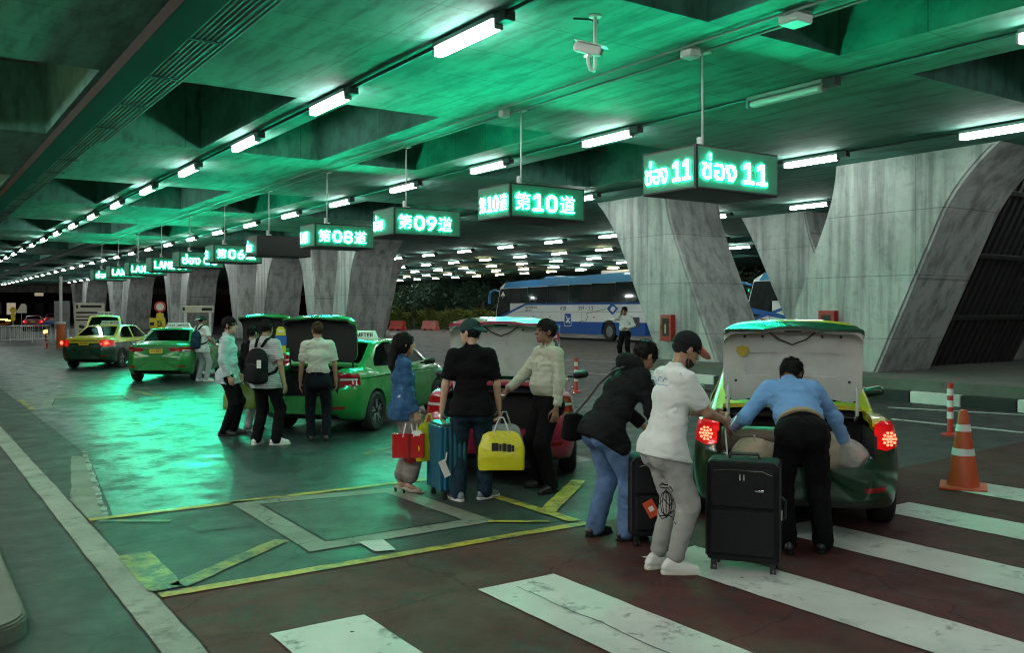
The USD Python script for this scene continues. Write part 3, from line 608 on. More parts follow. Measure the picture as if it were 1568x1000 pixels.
def make_car(name, label, upper, lower, split, loc, rz, lid=None, lit=False, inner=None, sign=True, plate=None, tail=TAIL, group=None, zscale=1, litmesh=True, tail_in=False):
    t = thing(name, label, 'car', loc, rz, group)
    sh = CAR['shell']
    if lid is not None: sh = sh - mf(prism(OPEN, 'x', -.5, HINGE)) - CAVITY
    tails = {}
    for s in (-1, 1):
        pr = mf(prism(Polygon([(y * s, z) for y, z in tail]).buffer(-.02).buffer(.02), 'x', -.3, .46 if not tail_in else .3)); tails[s] = (Bp ^ pr) - B0
        tails[s] = tails[s].translate([-.001, 0, 0])
        if lid is not None: tails[s] = tails[s] - mf(bx(-.5, -.628, .5, .6, .628, 1.2))
    if split:
        up, lo = sh.split_by_plane([0, 0, 1], split)
        part(t, 'upper_body', up, upper, 28); part(t, 'lower_body', lo, lower, 28)
    else: part(t, 'body', sh, upper, 28)
    # lid
    lsh = (B0 - Bm) ^ LIDPRISM
    H = np.array([HINGE, 0, 1.035])
    if lid is None: a, lift = 0, (0, 0, .0)
    else: a, lift = math.radians(lid), (-.02, 0, .04)
    def swing(m):
        m = tm(m).copy(); m.apply_translation(-H); m.apply_transform(trimesh.transformations.rotation_matrix(a, [0, 1, 0])); m.apply_translation(H + np.array(lift)); return m
    if lid is None: lsh = None
    else:
        if split:
            l1, l2 = lsh.split_by_plane([0, 0, 1], .972); lp = part(t, 'boot_lid', swing(l1), upper, 28); part(lp, 'rear_face', swing(l2), lower, 28)
        else: lp = part(t, 'boot_lid', swing(lsh), upper, 28)
        inn = LIDPLAN ^ (body_solid(-.0345) - body_solid(-.05)) ^ (mf(prism(OPEN.buffer(-.014), 'x', -.3, HINGE - .02)) - mf(bx(-.5, -1, 0, .9, 1, .835)))
        for s in (-1, 1):
            if inner[1] == 'rect': inn = inn - mf(bx(.36, s * .08 if s > 0 else -.42, .9, .58, .42 if s > 0 else -.08, 1.2, .03))
            if inner[1] == 'oval': inn = inn - mf(bx(.5, .06 if s > 0 else -.5, .9, .70, .5 if s > 0 else -.06, 1.2, .09)) - mf(bx(.2, .06 if s > 0 else -.48, .9, .42, .48 if s > 0 else -.06, 1.2, .07))
        part(lp, 'inner_panel', swing(inn), inner[0], 28)
        part(lp, 'inner_skin', swing(LIDPLAN ^ (body_solid(-.0285) - body_solid(-.034)) ^ (mf(prism(OPEN.buffer(-.006), 'x', -.3, HINGE - .006)) - mf(bx(-.5, -1, 0, .9, 1, .82)))), inner[0], 28)
        if inner[1] == 'rect':
            part(lp, 'sticker', swing(mv(extrude(Polygon([(-.005, -.02), (0, -.05), (.04, -.058), (.075, -.04), (.1, 0), (.075, .04), (.04, .058), (0, .05), (-.005, .02), (-.018, 0)]), .003), (.30, .44, 0)).apply_translation([0, 0, .992])), pbr('gold_sticker', (.38, .30, .04), .4), False)
        if inner[1] != 'plain':
            k = tube([(.16, -.2, .985), (.22, -.12, .965), (.27, 0, .96), (.22, .12, .965), (.16, .2, .985)], .007, 6); part(lp, 'cable', swing(k), m_black)
            part(lp, 'latch', swing(bx(.075, -.08, .90, .14, .08, .97, .01)), m_black, 30)
            for s in (-1, 1):
                for xx, yy in ((.2, .42), (.2, .26), (.62, .5)): part(lp, 'screw_hole', swing(mv(trimesh.creation.cylinder(.013, .006, sections=10), (xx, s * yy, .985 if xx < .5 else .98))), m_black)
        for s in (-1, 1):
            pts = [(HINGE + .1, s * .57, .93), (HINGE + .02, s * .57, .95), (HINGE - .09, s * .57, 1.0), (HINGE - .11, s * .57, 1.12), (HINGE - .07, s * .57, 1.3)]
            part(t, 'hinge_arm', tube(pts, .016, 8), inner[0])
        part(t, 'boot_floor', bx(.08, -.655, .515, 1.01, .655, .53), m_lining, False)
        part(t, 'boot_liner', cat(bx(.09, .635, .53, 1.0, .652, .9), bx(.09, -.652, .53, 1.0, -.635, .9), bx(.985, -.63, .53, 1.0, .63, .95)), m_lining, False)
    if lid is None:
        # shut line of the boot
        pr = mf(prism(smooth_ring(OPEN, .008), 'x', -.3, HINGE)) ^ (Bp.translate([0, 0, -.003]) - body_g)
        part(t, 'boot_gap', pr, m_black, False)
        if plate: pass
    ctr = {-1: None, 1: None}
    for s in (-1, 1):
        p = part(t, 'tail_light', tails[s], m_redlit if lit else m_redl, 30, 'lit red tail light' if lit else None)
        if lit:
            c = cat([mv(trimesh.creation.icosphere(1, .0115), (0, rr * math.cos(q), rr * math.sin(q))) for rr, nq in ((0, 1), (.026, 6), (.052, 10)) for q in np.arange(nq) * 2 * PI / nq]); m = mv(c, (.072, s * .745, .885), rz=-s * .34); part(p, 'lamp_core', m, m_redcore)
        elif lid is None or not tail_in:
            pr = mf(prism([(s * y, z) for y, z in [(.65, .87), (.66, .90), (.93, .885), (.93, .86)]], 'x', -.3, .4)); part(p, 'pale_lens', ((body_solid(.009) ^ pr) - Bp), m_clearl)
        part(t, 'bumper_reflector', ((Bp ^ mf(prism([(s * y, z) for y, z in [(.55, .43), (.55, .47), (.74, .47), (.72, .43)]], 'x', -.3, .4))) - B0), m_redl)
        # mirror
        mm = tm(m3.Manifold.batch_hull([mf(mv(trimesh.creation.icosphere(1, r), c)) for c, r in (((2.98, s * .93, 1.02), .055), ((2.96, s * 1.05, 1.045), .06), ((3.06, s * .95, 1.03), .05))]))
        mo = part(t, 'mirror', mm, m_black if split is None else lower); part(mo, 'arm', bx(2.98, min(s * .80, s * .93), .985, 3.05, max(s * .80, s * .93), 1.02, .01), m_black)
        for xh in (1.34, 2.32): part(t, 'door_handle', bx(xh, min(s * .858, s * .893), .885, xh + .2, max(s * .858, s * .893), .915, .012), upper)
        part(t, 'headlight', (Bp ^ mf(prism([(s * y, z) for y, z in [(.45, .60), (.50, .72), (.80, .80), (.84, .66)]], 'x', 4.0, 4.8))) - B0, m_clearl)
    part(t, 'bumper_lip', (Bp ^ mf(bx(-.2, -.62, .24, .3, .62, .345))) - B0, m_black, 30)
    for nm, g in CAR['wins'].items():
        w = part(t, {'f': 'side_window', 'r': 'side_window'}.get(nm[0] if len(nm) < 4 else '', 'rear_window' if nm == 'rear' else 'windscreen'), g, m_glass, 40)
    for xw in (1.0, 3.66):
        for s in (-1, 1):
            mk = (lambda m: mv(m, (xw, -.79, .325))) if s < 0 else (lambda m: mv(mirr(m), (xw, .79, .325)))
            w = part(t, 'wheel', mk(WH[2]), m_dark); part(w, 'tyre', mk(WH[0]), m_tyre); part(w, 'rim', mk(WH[1]), m_alloy)
    for y in (-.38, .38):
        part(t, 'seat', cat(bx(2.05, y - .25, .40, 2.6, y + .25, .60, .06), mv(bx(-.08, y - .24, 0, .08, y + .24, .58, .06), (2.05, 0, .55), ry=-.28)), m_seat, 40)
        part(t, 'headrest', bx(1.82, y - .13, 1.14, 1.92, y + .13, 1.32, .04), m_seat, 40)
    part(t, 'rear_seat', cat(bx(1.2, -.64, .4, 1.7, .64, .6, .06), mv(bx(-.08, -.64, 0, .08, .64, .5, .05), (1.2, 0, .56), ry=-.3)), m_seat, 40)
    part(t, 'parcel_shelf', bx(.86, -.6, .955, 1.2, .6, .972, .005), m_black)
    part(t, 'dashboard', bx(3.05, -.68, .75, 3.5, .68, .975, .06), m_black)
    part(t, 'floor_pan', bx(.75, -.69, .2, 3.9, .69, .325), m_dark, False)
    if lid is None:
        pm = m_plate
        part(t, 'number_plate', bx(.034, -.17, .80, .05, .17, .92, .005), pm); digits(t, plate or 'TX 284', .055, (.033, 0, .84), m_ink)
        part(t, 'chrome_strip', (body_solid(.009) ^ mf(bx(-.2, -.46, .94, .3, .46, .965))) - B0, m_chrome)
        part(t, 'badge', mv(lathe([(0, 0), (.045, 0), (.045, .012), (0, .014)], 18, 'x'), (.055, 0, 1.0)), m_chrome)
    if sign:
        r = part(t, 'roof_sign', tm(m3.Manifold.hull_points(np.array([(2.1 + sx * a_, sy * b_, z) for z, a_, b_ in ((1.46, .09, .34), (1.60, .05, .30)) for sx in (-1, 1) for sy in (-1, 1)], np.float32))), m_white_pl, False)
        for sx in (-1,): digits(r, 'TAXI-METER', .07, (2.022, 0, 1.49), m_ink, name='sign_letters')
    if zscale != 1: UsdGeom.Xformable(t).AddScaleOp().Set(Gf.Vec3f(1, 1, zscale))
    return t
def ploc(px, d, z=None):
    x, y = atd(px, d); return (x, y, gz(x) if z is None else z)
def head(phi): return PI / 2 - math.radians(34.3 + phi)
c1 = make_car('taxi', 'yellow over dark green taxi with raised white lined boot and lit tail lights', P_YELLOW, P_DGREEN, .90, ploc(1219, 7.62), head(14.5), lid=79, lit=True, inner=(m_primer, 'rect'), sign=True, tail=[(.635, .80), (.635, .985), (.70, 1.015), (.95, .97), (.95, .80), (.74, .765)])
m = meshkit.text_mesh('0743374', .085, .002, True); m = mv(m, (-m.bounds[1, 0], 0, 0)); m = mv(m, (0, 0, 0), rx=math.atan(.56)); part(c1, 'window_number', mv(m, (.99, -.50, 1.02 + .25 * .56 + .006), rz=-PI / 2), m_whitep, False)
make_car('taxi', 'pink red taxi with raised boot lid behind the man in a black tee', P_PINK, P_PINK, None, ploc(761, 10.1), head(3.2), lid=82, inner=(m_primer, 'oval'))
make_car('taxi', 'bright green taxi with raised boot lid lined in black, right side showing', P_GREEN, P_GREEN, None, ploc(455, 14.0), head(17), lid=86, inner=(m_lining, 'plain'))
make_car('taxi', 'closed bright green taxi seen from behind, beside the man in a white cap', P_GREEN, P_GREEN, None, ploc(238, 24.3), head(-4), plate='TH 351', tail=[(.34, .86), (.36, .94), (.66, .965), (.95, .95), (.95, .88), (.70, .84)])
make_car('taxi', 'yellow over green taxi with lit tail lights and yellow plate, far left', P_YELLOW, P_DGREEN, .87, ploc(127, 30.0), head(0), lit=True, plate='TK 706')
make_car('taxi', 'green taxi with raised black lined boot, mostly hidden behind the man in glasses', P_GREEN, P_GREEN, None, ploc(384, 19.6), head(12), lid=84, inner=(m_lining, 'plain'))
make_car('taxi', 'taller yellow taxi with roof sign standing behind the far yellow and green one', P_YELLOW, P_YELLOW, None, ploc(158, 38.0), head(-22), zscale=1.2, plate='TS 118')
make_car('parked_car', 'dark red car with lit tail lights on the far street at left', P_GREYC, P_GREYC, None, ploc(50, 85.0), head(-25), lit=True, sign=False, plate='VC 430', group=None)
make_car('parked_car', 'dark car with lit tail lights right of the red one on the far street', P_GREYC, P_BLUE, .8, ploc(80, 98.0), head(-25), lit=True, sign=False, plate='VD 905', group=None)
# ---------------------------------------------------------------- people: skeletons, blended volumes, surface nets
V3 = lambda *a: np.array(a, float)
class Field:
    def __init__(s, lo, hi, h):
        s.lo, s.h = np.array(lo, float), h
        s.n = np.ceil((np.array(hi) - s.lo) / h).astype(int) + 1
        s.f = np.full(s.n, .2, np.float32)
    def grid(s, lo, hi):
        a = np.clip(np.floor((np.array(lo) - s.lo) / s.h).astype(int), 0, s.n); b = np.clip(np.ceil((np.array(hi) - s.lo) / s.h).astype(int) + 1, 0, s.n)
        sl = tuple(slice(x, y) for x, y in zip(a, b))
        ax = [s.lo[i] + np.arange(a[i], b[i]) * s.h for i in range(3)]
        return sl, np.stack(np.meshgrid(*ax, indexing='ij'), -1)
    def put(s, fn, lo, hi, k=.03, op='+'):
        m = max(k, .02) + s.h * 2
        sl, p = s.grid(np.array(lo) - m, np.array(hi) + m)
        if p.size == 0: return
        d = fn(p).astype(np.float32); c = s.f[sl]
        if op == '+': r = smin(c, d, k) if k else np.minimum(c, d)
        else: r = -smin(-c, d, k) if k else np.maximum(c, -d)
        s.f[sl] = r
    def cone(s, a, b, r0, r1=None, k=.03, op='+'):
        a, b = np.array(a, float), np.array(b, float); r1 = r0 if r1 is None else r1; ab = b - a; L = max(ab @ ab, 1e-9)
        def fn(p):
            t = np.clip(((p - a) @ ab) / L, 0, 1); return np.linalg.norm(p - a - t[..., None] * ab, axis=-1) - (r0 + (r1 - r0) * t)
        m = max(r0, r1); s.put(fn, np.minimum(a, b) - m, np.maximum(a, b) + m, k, op)
    def ell(s, c, r, M=np.eye(3), k=.03, op='+'):
        c, r = np.array(c, float), np.array(r, float)
        def fn(p):
            q = (p - c) @ M; l = np.linalg.norm(q / r, axis=-1); l2 = np.linalg.norm(q / r ** 2, axis=-1); return l * (l - 1) / np.maximum(l2, 1e-6)
        s.put(fn, c - r.max(), c + r.max(), k, op)
    def tube(s, a, b, ra, rb, lat, k=.03, op='+'):
        "elliptical limb: ra, rb = (half width along lat, half depth) at each end"
        a, b = np.array(a, float), np.array(b, float); ab = b - a; L = np.linalg.norm(ab); t = ab / L
        u = lat - (lat @ t) * t; u /= np.linalg.norm(u); w = np.cross(t, u)
        def fn(p):
            q = p - a; x = q @ t; f = np.clip(x / L, 0, 1); U = ra[0] + (rb[0] - ra[0]) * f; W = ra[1] + (rb[1] - ra[1]) * f
            e = np.maximum(0, np.abs(x - L / 2) - L / 2)
            return (np.sqrt((q @ u / U) ** 2 + (q @ w / W) ** 2 + (e / (W * .6)) ** 2) - 1) * np.minimum(U, W)
        m = max(*ra, *rb); s.put(fn, np.minimum(a, b) - m, np.maximum(a, b) + m, k, op)
    def cut(s, pt, nrm):
        "removes what lies on the side nrm points to"
        pt, nrm = np.array(pt, float), np.array(nrm, float) / np.linalg.norm(nrm); _, p = s.grid(s.lo, s.lo + s.n * s.h); s.f = np.maximum(s.f, ((p - pt) @ nrm).astype(np.float32)[:s.n[0], :s.n[1], :s.n[2]])
    def wrinkle(s, amp, sc, seed=0, folds=True):
        _, p = s.grid(s.lo, s.lo + s.n * s.h); near = np.abs(s.f) < .04
        q = p[near]; n1 = meshkit.noise(q * np.array(sc) + 7, seed); n2 = meshkit.noise(q * np.array(sc) * 2.1 + 3, seed + 1)
        if not folds:
            s.f[near] += amp * (n1 - .5 + (n2 - .5) * .6); return
        q2 = np.stack([q[:, 0] * 9 + q[:, 1] * 5, q[:, 1] * 7 - q[:, 2] * 9, q[:, 2] * 24 + q[:, 1] * 16], 1) * (np.mean(sc) / 13); n3 = meshkit.noise(q2, seed + 5); q3 = np.stack([q[:, 0] * 9 - q[:, 1] * 6, q[:, 1] * 8 + q[:, 2] * 8, q[:, 2] * 20 - q[:, 1] * 18], 1) * (np.mean(sc) / 12); n4 = meshkit.noise(q3, seed + 9)
        s.f[near] += amp * (np.abs(n1 - .5) * 1.6 - .4 + (n2 - .5) * .3 + np.maximum(0, .14 - np.abs(n3 - .5)) * 3.4 * np.clip(n1 * 2 - .5, 0, 1) + np.maximum(0, .10 - np.abs(n4 - .5)) * 4 * np.clip(1.3 - n1 * 2, 0, 1) - .2)
    def mesh(s):
        f = s.f.copy(); f[0] = f[-1] = .2; f[:, 0] = f[:, -1] = .2; f[:, :, 0] = f[:, :, -1] = .2
        ins = f < 0; nx, ny, nz = f.shape
        acc = np.zeros((nx - 1, ny - 1, nz - 1, 3), np.float32); cnt = np.zeros((nx - 1, ny - 1, nz - 1), np.float32)
        quads = []
        for ax in range(3):
            A = [slice(None)] * 3; Bs = [slice(None)] * 3; A[ax] = slice(0, -1); Bs[ax] = slice(1, None)
            cr = ins[tuple(A)] != ins[tuple(Bs)]
            I = np.argwhere(cr); fa = f[tuple(A)][cr]; fb = f[tuple(Bs)][cr]; t = fa / (fa - fb)
            pos = I.astype(np.float32); pos[:, ax] += t
            o1, o2 = [(1, 2), (2, 0), (0, 1)][ax]
            cells = []
            for d1, d2 in ((0, 0), (1, 0), (1, 1), (0, 1)):
                c = I.copy(); c[:, o1] -= d1; c[:, o2] -= d2
                np.add.at(acc, tuple(c.T), pos); np.add.at(cnt, tuple(c.T), 1); cells.append(c)
            flip = ins[tuple(A)][cr]
            Q = np.stack(cells, 1); Q[~flip] = Q[~flip][:, ::-1]; quads.append(Q)
        act = cnt > 0; idx = -np.ones(act.shape, int); idx[act] = np.arange(act.sum())
        v = acc[act] / cnt[act][:, None] * s.h + s.lo
        Q = np.vstack(quads); q = idx[Q[..., 0], Q[..., 1], Q[..., 2]]
        m = trimesh.Trimesh(v, np.vstack([q[:, :3], q[:, [0, 2, 3]]]), process=False)
        if m.volume < 0: m.invert()
        return trimesh.smoothing.filter_taubin(m, iterations=4)
def rot(ax, a):
    return trimesh.transformations.rotation_matrix(a, ax)[:3, :3]
def ik(a, c, l1, l2, hint):
    a, c, hint = np.array(a, float), np.array(c, float), np.array(hint, float); d = c - a; L = np.linalg.norm(d); Lc = min(L, (l1 + l2) * .995); u = d / L; c = a + u * Lc
    x = (l1 * l1 - l2 * l2 + Lc * Lc) / (2 * Lc); h = math.sqrt(max(l1 * l1 - x * x, 0)); w = hint - (hint @ u) * u; w /= np.linalg.norm(w) + 1e-9
    return a + u * x + w * h, c
SKIN = {}
def skin(name, col): SKIN[name] = pbr('skin_' + name, col, .5, subsurface_weight=.08, subsurface_scale=.01, var=.10, vs=9)
skin('light', (.50, .31, .215)); skin('tan', (.36, .20, .125)); skin('brown', (.23, .12, .075))
m_hair = pbr('black_hair', (.008, .0075, .007), .65, specular_ior_level=.2, bump=.004, bs=90); m_hairbr = pbr('brown_hair', (.06, .036, .02), .65, specular_ior_level=.2, bump=.004, bs=90)
m_eye = pbr('dark_eye', (.012, .01, .01), .15); m_lip = pbr('lips', (.26, .10, .085), .5); m_beard = pbr('beard', (.02, .015, .012), .8)
def cloth(name, col, rough=.9, **kw):
    kw.setdefault('var', .13); kw.setdefault('specular_ior_level', .15); kw.setdefault('bump', .007); return pbr(name, col, rough, vs=7, bs=13, **kw)
def stripes(name, c1, c2, scale):
    n = {'c': ('texture_coordinate', {}), 'w': ('wave_texture', {'wave_type': 'bands', 'bands_direction': 'z', 'scale': scale, 'distortion': .5, 'detail': 1.0}), 'r': ('rgb_ramp', {'ramp': [(.62, c1), (.72, c2)]}), 'p': ('principled_bsdf', {'roughness': .9})}
    return usdkit.material(stage, '/World/Looks/' + name, n, [('c.object', 'w.vector'), ('w.fac', 'r.fac'), ('r.color', 'p.base_color')], surface='p.BSDF')
def person(label, loc, rz, S, H=1.74, lean=0, twist=0, feet=((0, .11), (0, -.11)), toes=(.1, -.1), hands=None, elbow=None, headp=0, heady=0, top=None, bottom=None, shoes=None, hair=('short', None), cap=None, face=None, fem=False, curl=(.5, .5), belly=0, belt=None, grip=(0, 0), crouch=0, h=.0085, extra=None, sway=0, heel=0, palm=None):
    """feet: (x, y) of left and right; hands: wrist points; x is forward, y left. Everything for a body 1.74 m tall, then scaled."""
    t = thing('person', label, 'person', loc, rz); sc = H * 1.03 / 1.74
    pz = .925 - crouch + heel; pel = V3(0 if not lean else -.10 * min(1, lean), sway, pz)
    Rl = rot([0, 1, 0], lean); Rt = Rl @ rot([0, 0, 1], twist)
    lat = V3(0, 1, 0); latS = Rt @ lat
    up = Rl @ V3(0, 0, 1)
    chest = pel + Rl @ V3(.0, 0, .33); neck = pel + Rl @ V3(-.012, 0, .55); sw = .155 if fem else .178
    sho = [pel + Rl @ V3(-.01, 0, .472) + latS * sw * q for q in (1, -1)]
    Rh = rot([0, 0, 1], heady) @ rot([0, 1, 0], headp)
    hc = neck + (Rl @ V3(.02, 0, .045) * (1 if lean < .6 else .8)) + Rh @ V3(.02, 0, .10)
    hips = [pel + V3(0, .088 * q, -.02) for q in (1, -1)]
    ank = [V3(f[0], f[1], (f[2] if len(f) > 2 else 0) + .085 + heel) for f in feet]; knee = []
    for i in (0, 1):
        kn, ank[i] = ik(hips[i], ank[i], .435, .425, V3(1, .15 * (1 - 2 * i), 0)); knee.append(kn)
    hands = hands or ((.06, .28, .80), (.06, -.28, .80)); elbow = elbow or ((-.6, .5, -.2), (-.6, -.5, -.2)); el, wr = [], []
    for i in (0, 1):
        e, w = ik(sho[i], hands[i], .285, .255, elbow[i]); el.append(e); wr.append(w)
    allp = np.array([pel, chest, neck, hc + V3(0, 0, .16), hc - V3(.14, .14, .1), hc + V3(.16, .14, .1), *sho, *el, *wr, *knee, *ank])
    lo, hi = allp.min(0) - .2, allp.max(0) + .2; lo[2] = max(lo[2], -.01)
    bt = Field(lo, hi, h)
    # ---- the bare body
    leg = 1.0 if not fem else .86
    bt.tube(pel + V3(0, 0, -.03), chest, (.14 * leg, .085), (.135, .085), latS, .05); bt.tube(chest, neck - up * .05, (.135, .085), (.10, .06), latS, .05)
    bt.cone(neck - up * .06, hc - Rh @ V3(.02, 0, .06), .054 if not fem else .044, .05 if not fem else .042, .02)
    for i in (0, 1):
        bt.cone(hips[i], knee[i], .07 * leg, .04 * leg, .03); bt.cone(knee[i], ank[i], .038 * leg, .032 * leg, .02)
        a = .9 if fem else 1.0
        bt.cone(sho[i], el[i], .047 * a, .037 * a, .03); bt.cone(el[i], wr[i], .039 * a, .025 * a, .015)
        fd = rot([0, 0, 1], toes[i]) @ V3(1, 0, 0); b0 = ank[i] - V3(0, 0, .085); bt.cone(ank[i] - V3(0, 0, .03), b0 + fd * .12 + V3(0, 0, .03 - heel * .9 if heel else .03), .032, .024, .02)
    # ---- head
    bt.ell(hc + Rh @ V3(-.012, 0, .018), (.098, .076, .098), Rh, .02); bt.ell(hc + Rh @ V3(.026, 0, -.045), (.062, .058, .072), Rh, .025)
    bt.cone(hc + Rh @ V3(.062, 0, -.098), hc + Rh @ V3(.066, 0, -.098), .02, .02, .02)
    bt.cone(hc + Rh @ V3(.084, 0, .012), hc + Rh @ V3(.103, 0, -.028), .010, .0145, .012)
    for q in (1, -1):
        bt.ell(hc + Rh @ V3(.086, .032 * q, .008), (.016, .02, .013), Rh, .012, '-')
        bt.ell(hc + Rh @ V3(-.012, .078 * q, -.008), (.018, .010, .032), Rh, .006)
        bt.cone(hc + Rh @ V3(.086, .014 * q, .028), hc + Rh @ V3(.074, .05 * q, .026), .0075, .006, .008)
    bt.cone(hc + Rh @ V3(.088, .016, -.064), hc + Rh @ V3(.088, -.016, -.064), .009, .009, .01)
    # ---- hands with five fingers
    for i in (0, 1):
        q = 1 - 2 * i; fd = wr[i] - el[i]; fd /= np.linalg.norm(fd)
        pn = V3(*(palm[i] if palm and palm[i] is not None else (0, -q, 0))); pn = pn - (pn @ fd) * fd; pn /= np.linalg.norm(pn) + 1e-9     # palm faces the thigh
        sd = np.cross(pn, fd) * q; sd /= np.linalg.norm(sd)
        if sd @ V3(1, 0, .3) < 0 and not (palm and palm[i] is not None): sd = -sd
        c0 = wr[i] + fd * .015; kn = wr[i] + fd * .088
        bt.tube(c0, kn, (.028, .015), (.040, .015), sd, .012)
        cu = curl[i]
        for j, (off, ln) in enumerate(((.031, .073), (.0105, .082), (-.0105, .076), (-.031, .060))):
            p0 = kn + sd * off - fd * .004; dvec = fd; r = .0105
            for sg in range(3):
                an = cu * (.55 + .25 * sg); dvec = dvec * math.cos(an) + pn * math.sin(an); dvec /= np.linalg.norm(dvec); p1 = p0 + dvec * ln * (.46, .32, .24)[sg]; bt.cone(p0, p1, r, r * .92, .004); p0 = p1; r *= .92
        th = wr[i] + fd * .03 + sd * .024; p1 = th + (fd * .6 + sd * .65 + pn * .35) * .042; p2 = p1 + (fd * .85 + sd * .05 + pn * (.35 + .4 * cu)) * .036
        bt.cone(th, p1, .014, .012, .008); bt.cone(p1, p2, .0115, .0095, .005)
    fin = lambda m: mv(m, s=sc)
    part(t, 'body', fin(bt.mesh()), SKIN[S], True)
    for q in (1, -1):
        part(t, 'eye', fin(mv(trimesh.creation.icosphere(2, .0105), hc + Rh @ V3(.074, .032 * q, .009))), m_eye, True)
        part(t, 'eyebrow', fin(tube([hc + Rh @ V3(*c) for c in ((.092, .014 * q, .032), (.092, .03 * q, .037), (.079, .05 * q, .031))], .0048, 6)), m_hair)
    part(t, 'mouth', fin(tube([hc + Rh @ V3(*c) for c in ((.089, .024, -.066), (.0985, .0, -.064), (.089, -.024, -.066))], .0038, 6)), m_lip)
    # ---- hair
    def headfield(hh=.008): return Field(hc - .22, hc + .22, hh)
    kind, hm = hair
    if kind:
        hm = hm or m_hair; f = headfield(); f.ell(hc + Rh @ V3(-.016, 0, .026), (.1025, .0815, .1015), Rh, 0)
        if kind == 'long':
            f.ell(hc + Rh @ V3(-.03, 0, -.0), (.098, .088, .12), Rh, .02); f.cone(hc + Rh @ V3(-.08, 0, .03), hc + Rh @ V3(-.11, 0, -.02), .06, .05, .03)
        f.wrinkle(.009, (60, 60, 34), 3, False)
        f.ell(hc + Rh @ V3(.115, 0, -.045 if kind != 'long' else -.05), (.095, .072 if kind != 'long' else .062, .10), Rh, 0, '-')
        if kind != 'long':
            f.cut(hc + Rh @ V3(-.02, 0, -.055), Rh @ V3(.25, 0, -1)); f.ell(hc + Rh @ V3(.03, .09, -.05), (.05, .035, .055), Rh, 0, '-'); f.ell(hc + Rh @ V3(.03, -.09, -.05), (.05, .035, .055), Rh, 0, '-')
        hmsh = f.mesh(); hp = part(t, 'hair', fin(hmsh), hm, True); rs = np.random.default_rng(int(abs(loc[0]) * 1000)); ns = 1500 if not cap else 40
        pk = rs.choice(len(hmsh.faces), ns, p=hmsh.area_faces / hmsh.area_faces.sum()); b_ = rs.dirichlet((1, 1, 1), ns); p0 = (hmsh.vertices[hmsh.faces[pk]] * b_[..., None]).sum(1); nn = hmsh.face_normals[pk]
        dd = np.array([0, 0, -1.0]) + Rh @ V3(.5 if kind != 'long' else -.9, 0, 0) + rs.normal(0, .55, (ns, 3)); dd -= (dd * nn).sum(1)[:, None] * nn; dd /= np.linalg.norm(dd, axis=1)[:, None] + 1e-9; sd_ = np.cross(nn, dd); L_ = rs.uniform(.02, .05, (ns, 1))
        vv = np.stack([p0 - sd_ * .0016, p0 + sd_ * .0016, p0 + dd * L_ * .6 + nn * .007, p0 + dd * L_ + nn * rs.uniform(.001, .012, (ns, 1))], 1).reshape(-1, 3); ii = np.arange(ns)[:, None] * 4
        part(hp, 'strands', fin(trimesh.Trimesh(vv, np.vstack([ii + [0, 1, 2], ii + [2, 1, 3]]), process=False)), hm, False, kind='stuff')
        if kind == 'long':
            f2 = Field(hc - V3(.35, .15, .5), hc + V3(.1, .15, .1), .009)
            pts = [hc + Rh @ V3(-.10, 0, .0), hc + Rh @ V3(-.14, 0, -.10), hc + Rh @ V3(-.145, .01, -.24), hc + Rh @ V3(-.125, .015, -.36)]
            for a, b, r0, r1 in zip(pts[:-1], pts[1:], (.045, .05, .042), (.05, .042, .018)): f2.cone(a, b, r0, r1, .02)
            f2.wrinkle(.012, (55, 55, 10), 5, False); part(hp, 'ponytail', fin(f2.mesh()), hm, True)
    if face == 'beard':
        f = headfield(); f.ell(hc + Rh @ V3(.03, 0, -.065), (.068, .064, .064), Rh, 0); f.cut(hc + Rh @ V3(.0, 0, -.05), Rh @ V3(.35, 0, 1)); f.ell(hc + Rh @ V3(.104, 0, -.062), (.018, .022, .010), Rh, 0, '-'); f.wrinkle(.003, (80, 80, 80), 0, False); part(t, 'beard', fin(f.mesh()), m_beard, True)
    if face == 'glasses':
        g = thing_part = None; ring = []
        for q in (1, -1):
            an = np.linspace(0, 2 * PI, 15); ring.append(tube([hc + Rh @ V3(.105 - .008 * abs(math.cos(a)), .034 * q + .025 * math.cos(a), .008 + .019 * math.sin(a)) for a in an], .0026, 5, False)); ring.append(tube([hc + Rh @ V3(.098, .06 * q, .012), hc + Rh @ V3(.0, .082 * q, .010)], .0026, 5))
        ring.append(tube([hc + Rh @ V3(.106, .01, .012), hc + Rh @ V3(.106, -.01, .012)], .0026, 5)); part(t, 'glasses', fin(cat(ring)), m_black, True, kind=None)
    if cap:
        cm, bm_, back = cap; f = headfield(); f.ell(hc + Rh @ V3(-.012, 0, .022), (.116, .094, .118), Rh, 0); f.cut(hc + Rh @ V3(0, 0, .03 if not back else .018), Rh @ V3(.12 if not back else -.05, 0, -1)); cp = part(t, 'cap', fin(f.mesh()), cm, True)
        f = headfield(.005); sg = -1 if back else 1; f.ell(hc + Rh @ V3(.115 * sg, 0, .036), (.085, .078, .019), Rh @ rot([0, 1, 0], .35 * sg), 0); f.ell(hc + Rh @ V3(0, 0, .03), (.108, .084, .10), Rh, 0, '-'); part(cp, 'brim', fin(f.mesh()), bm_, True)
    # ---- shirt
    T = dict(mat=None, long=False, loose=.0, hem=-.10, sleeve=.62, tuck=False, hood=False, collar=False, seed=1); T.update(top or {})
    f = Field(lo, hi, h); lo_ = T['loose']; w0, w1 = (.154, .140) if not fem else (.138, .124)
    hem = pel + Rl @ V3(0, 0, T['hem'])
    hx = 0 if T['tuck'] else .022
    f.tube(hem, pel + Rl @ V3(.01 + belly * .3, 0, .16), (w0 + lo_ + hx * .7, .106 + lo_ + hx), (w0 + lo_ - .008, .100 + belly + lo_), latS, .05)
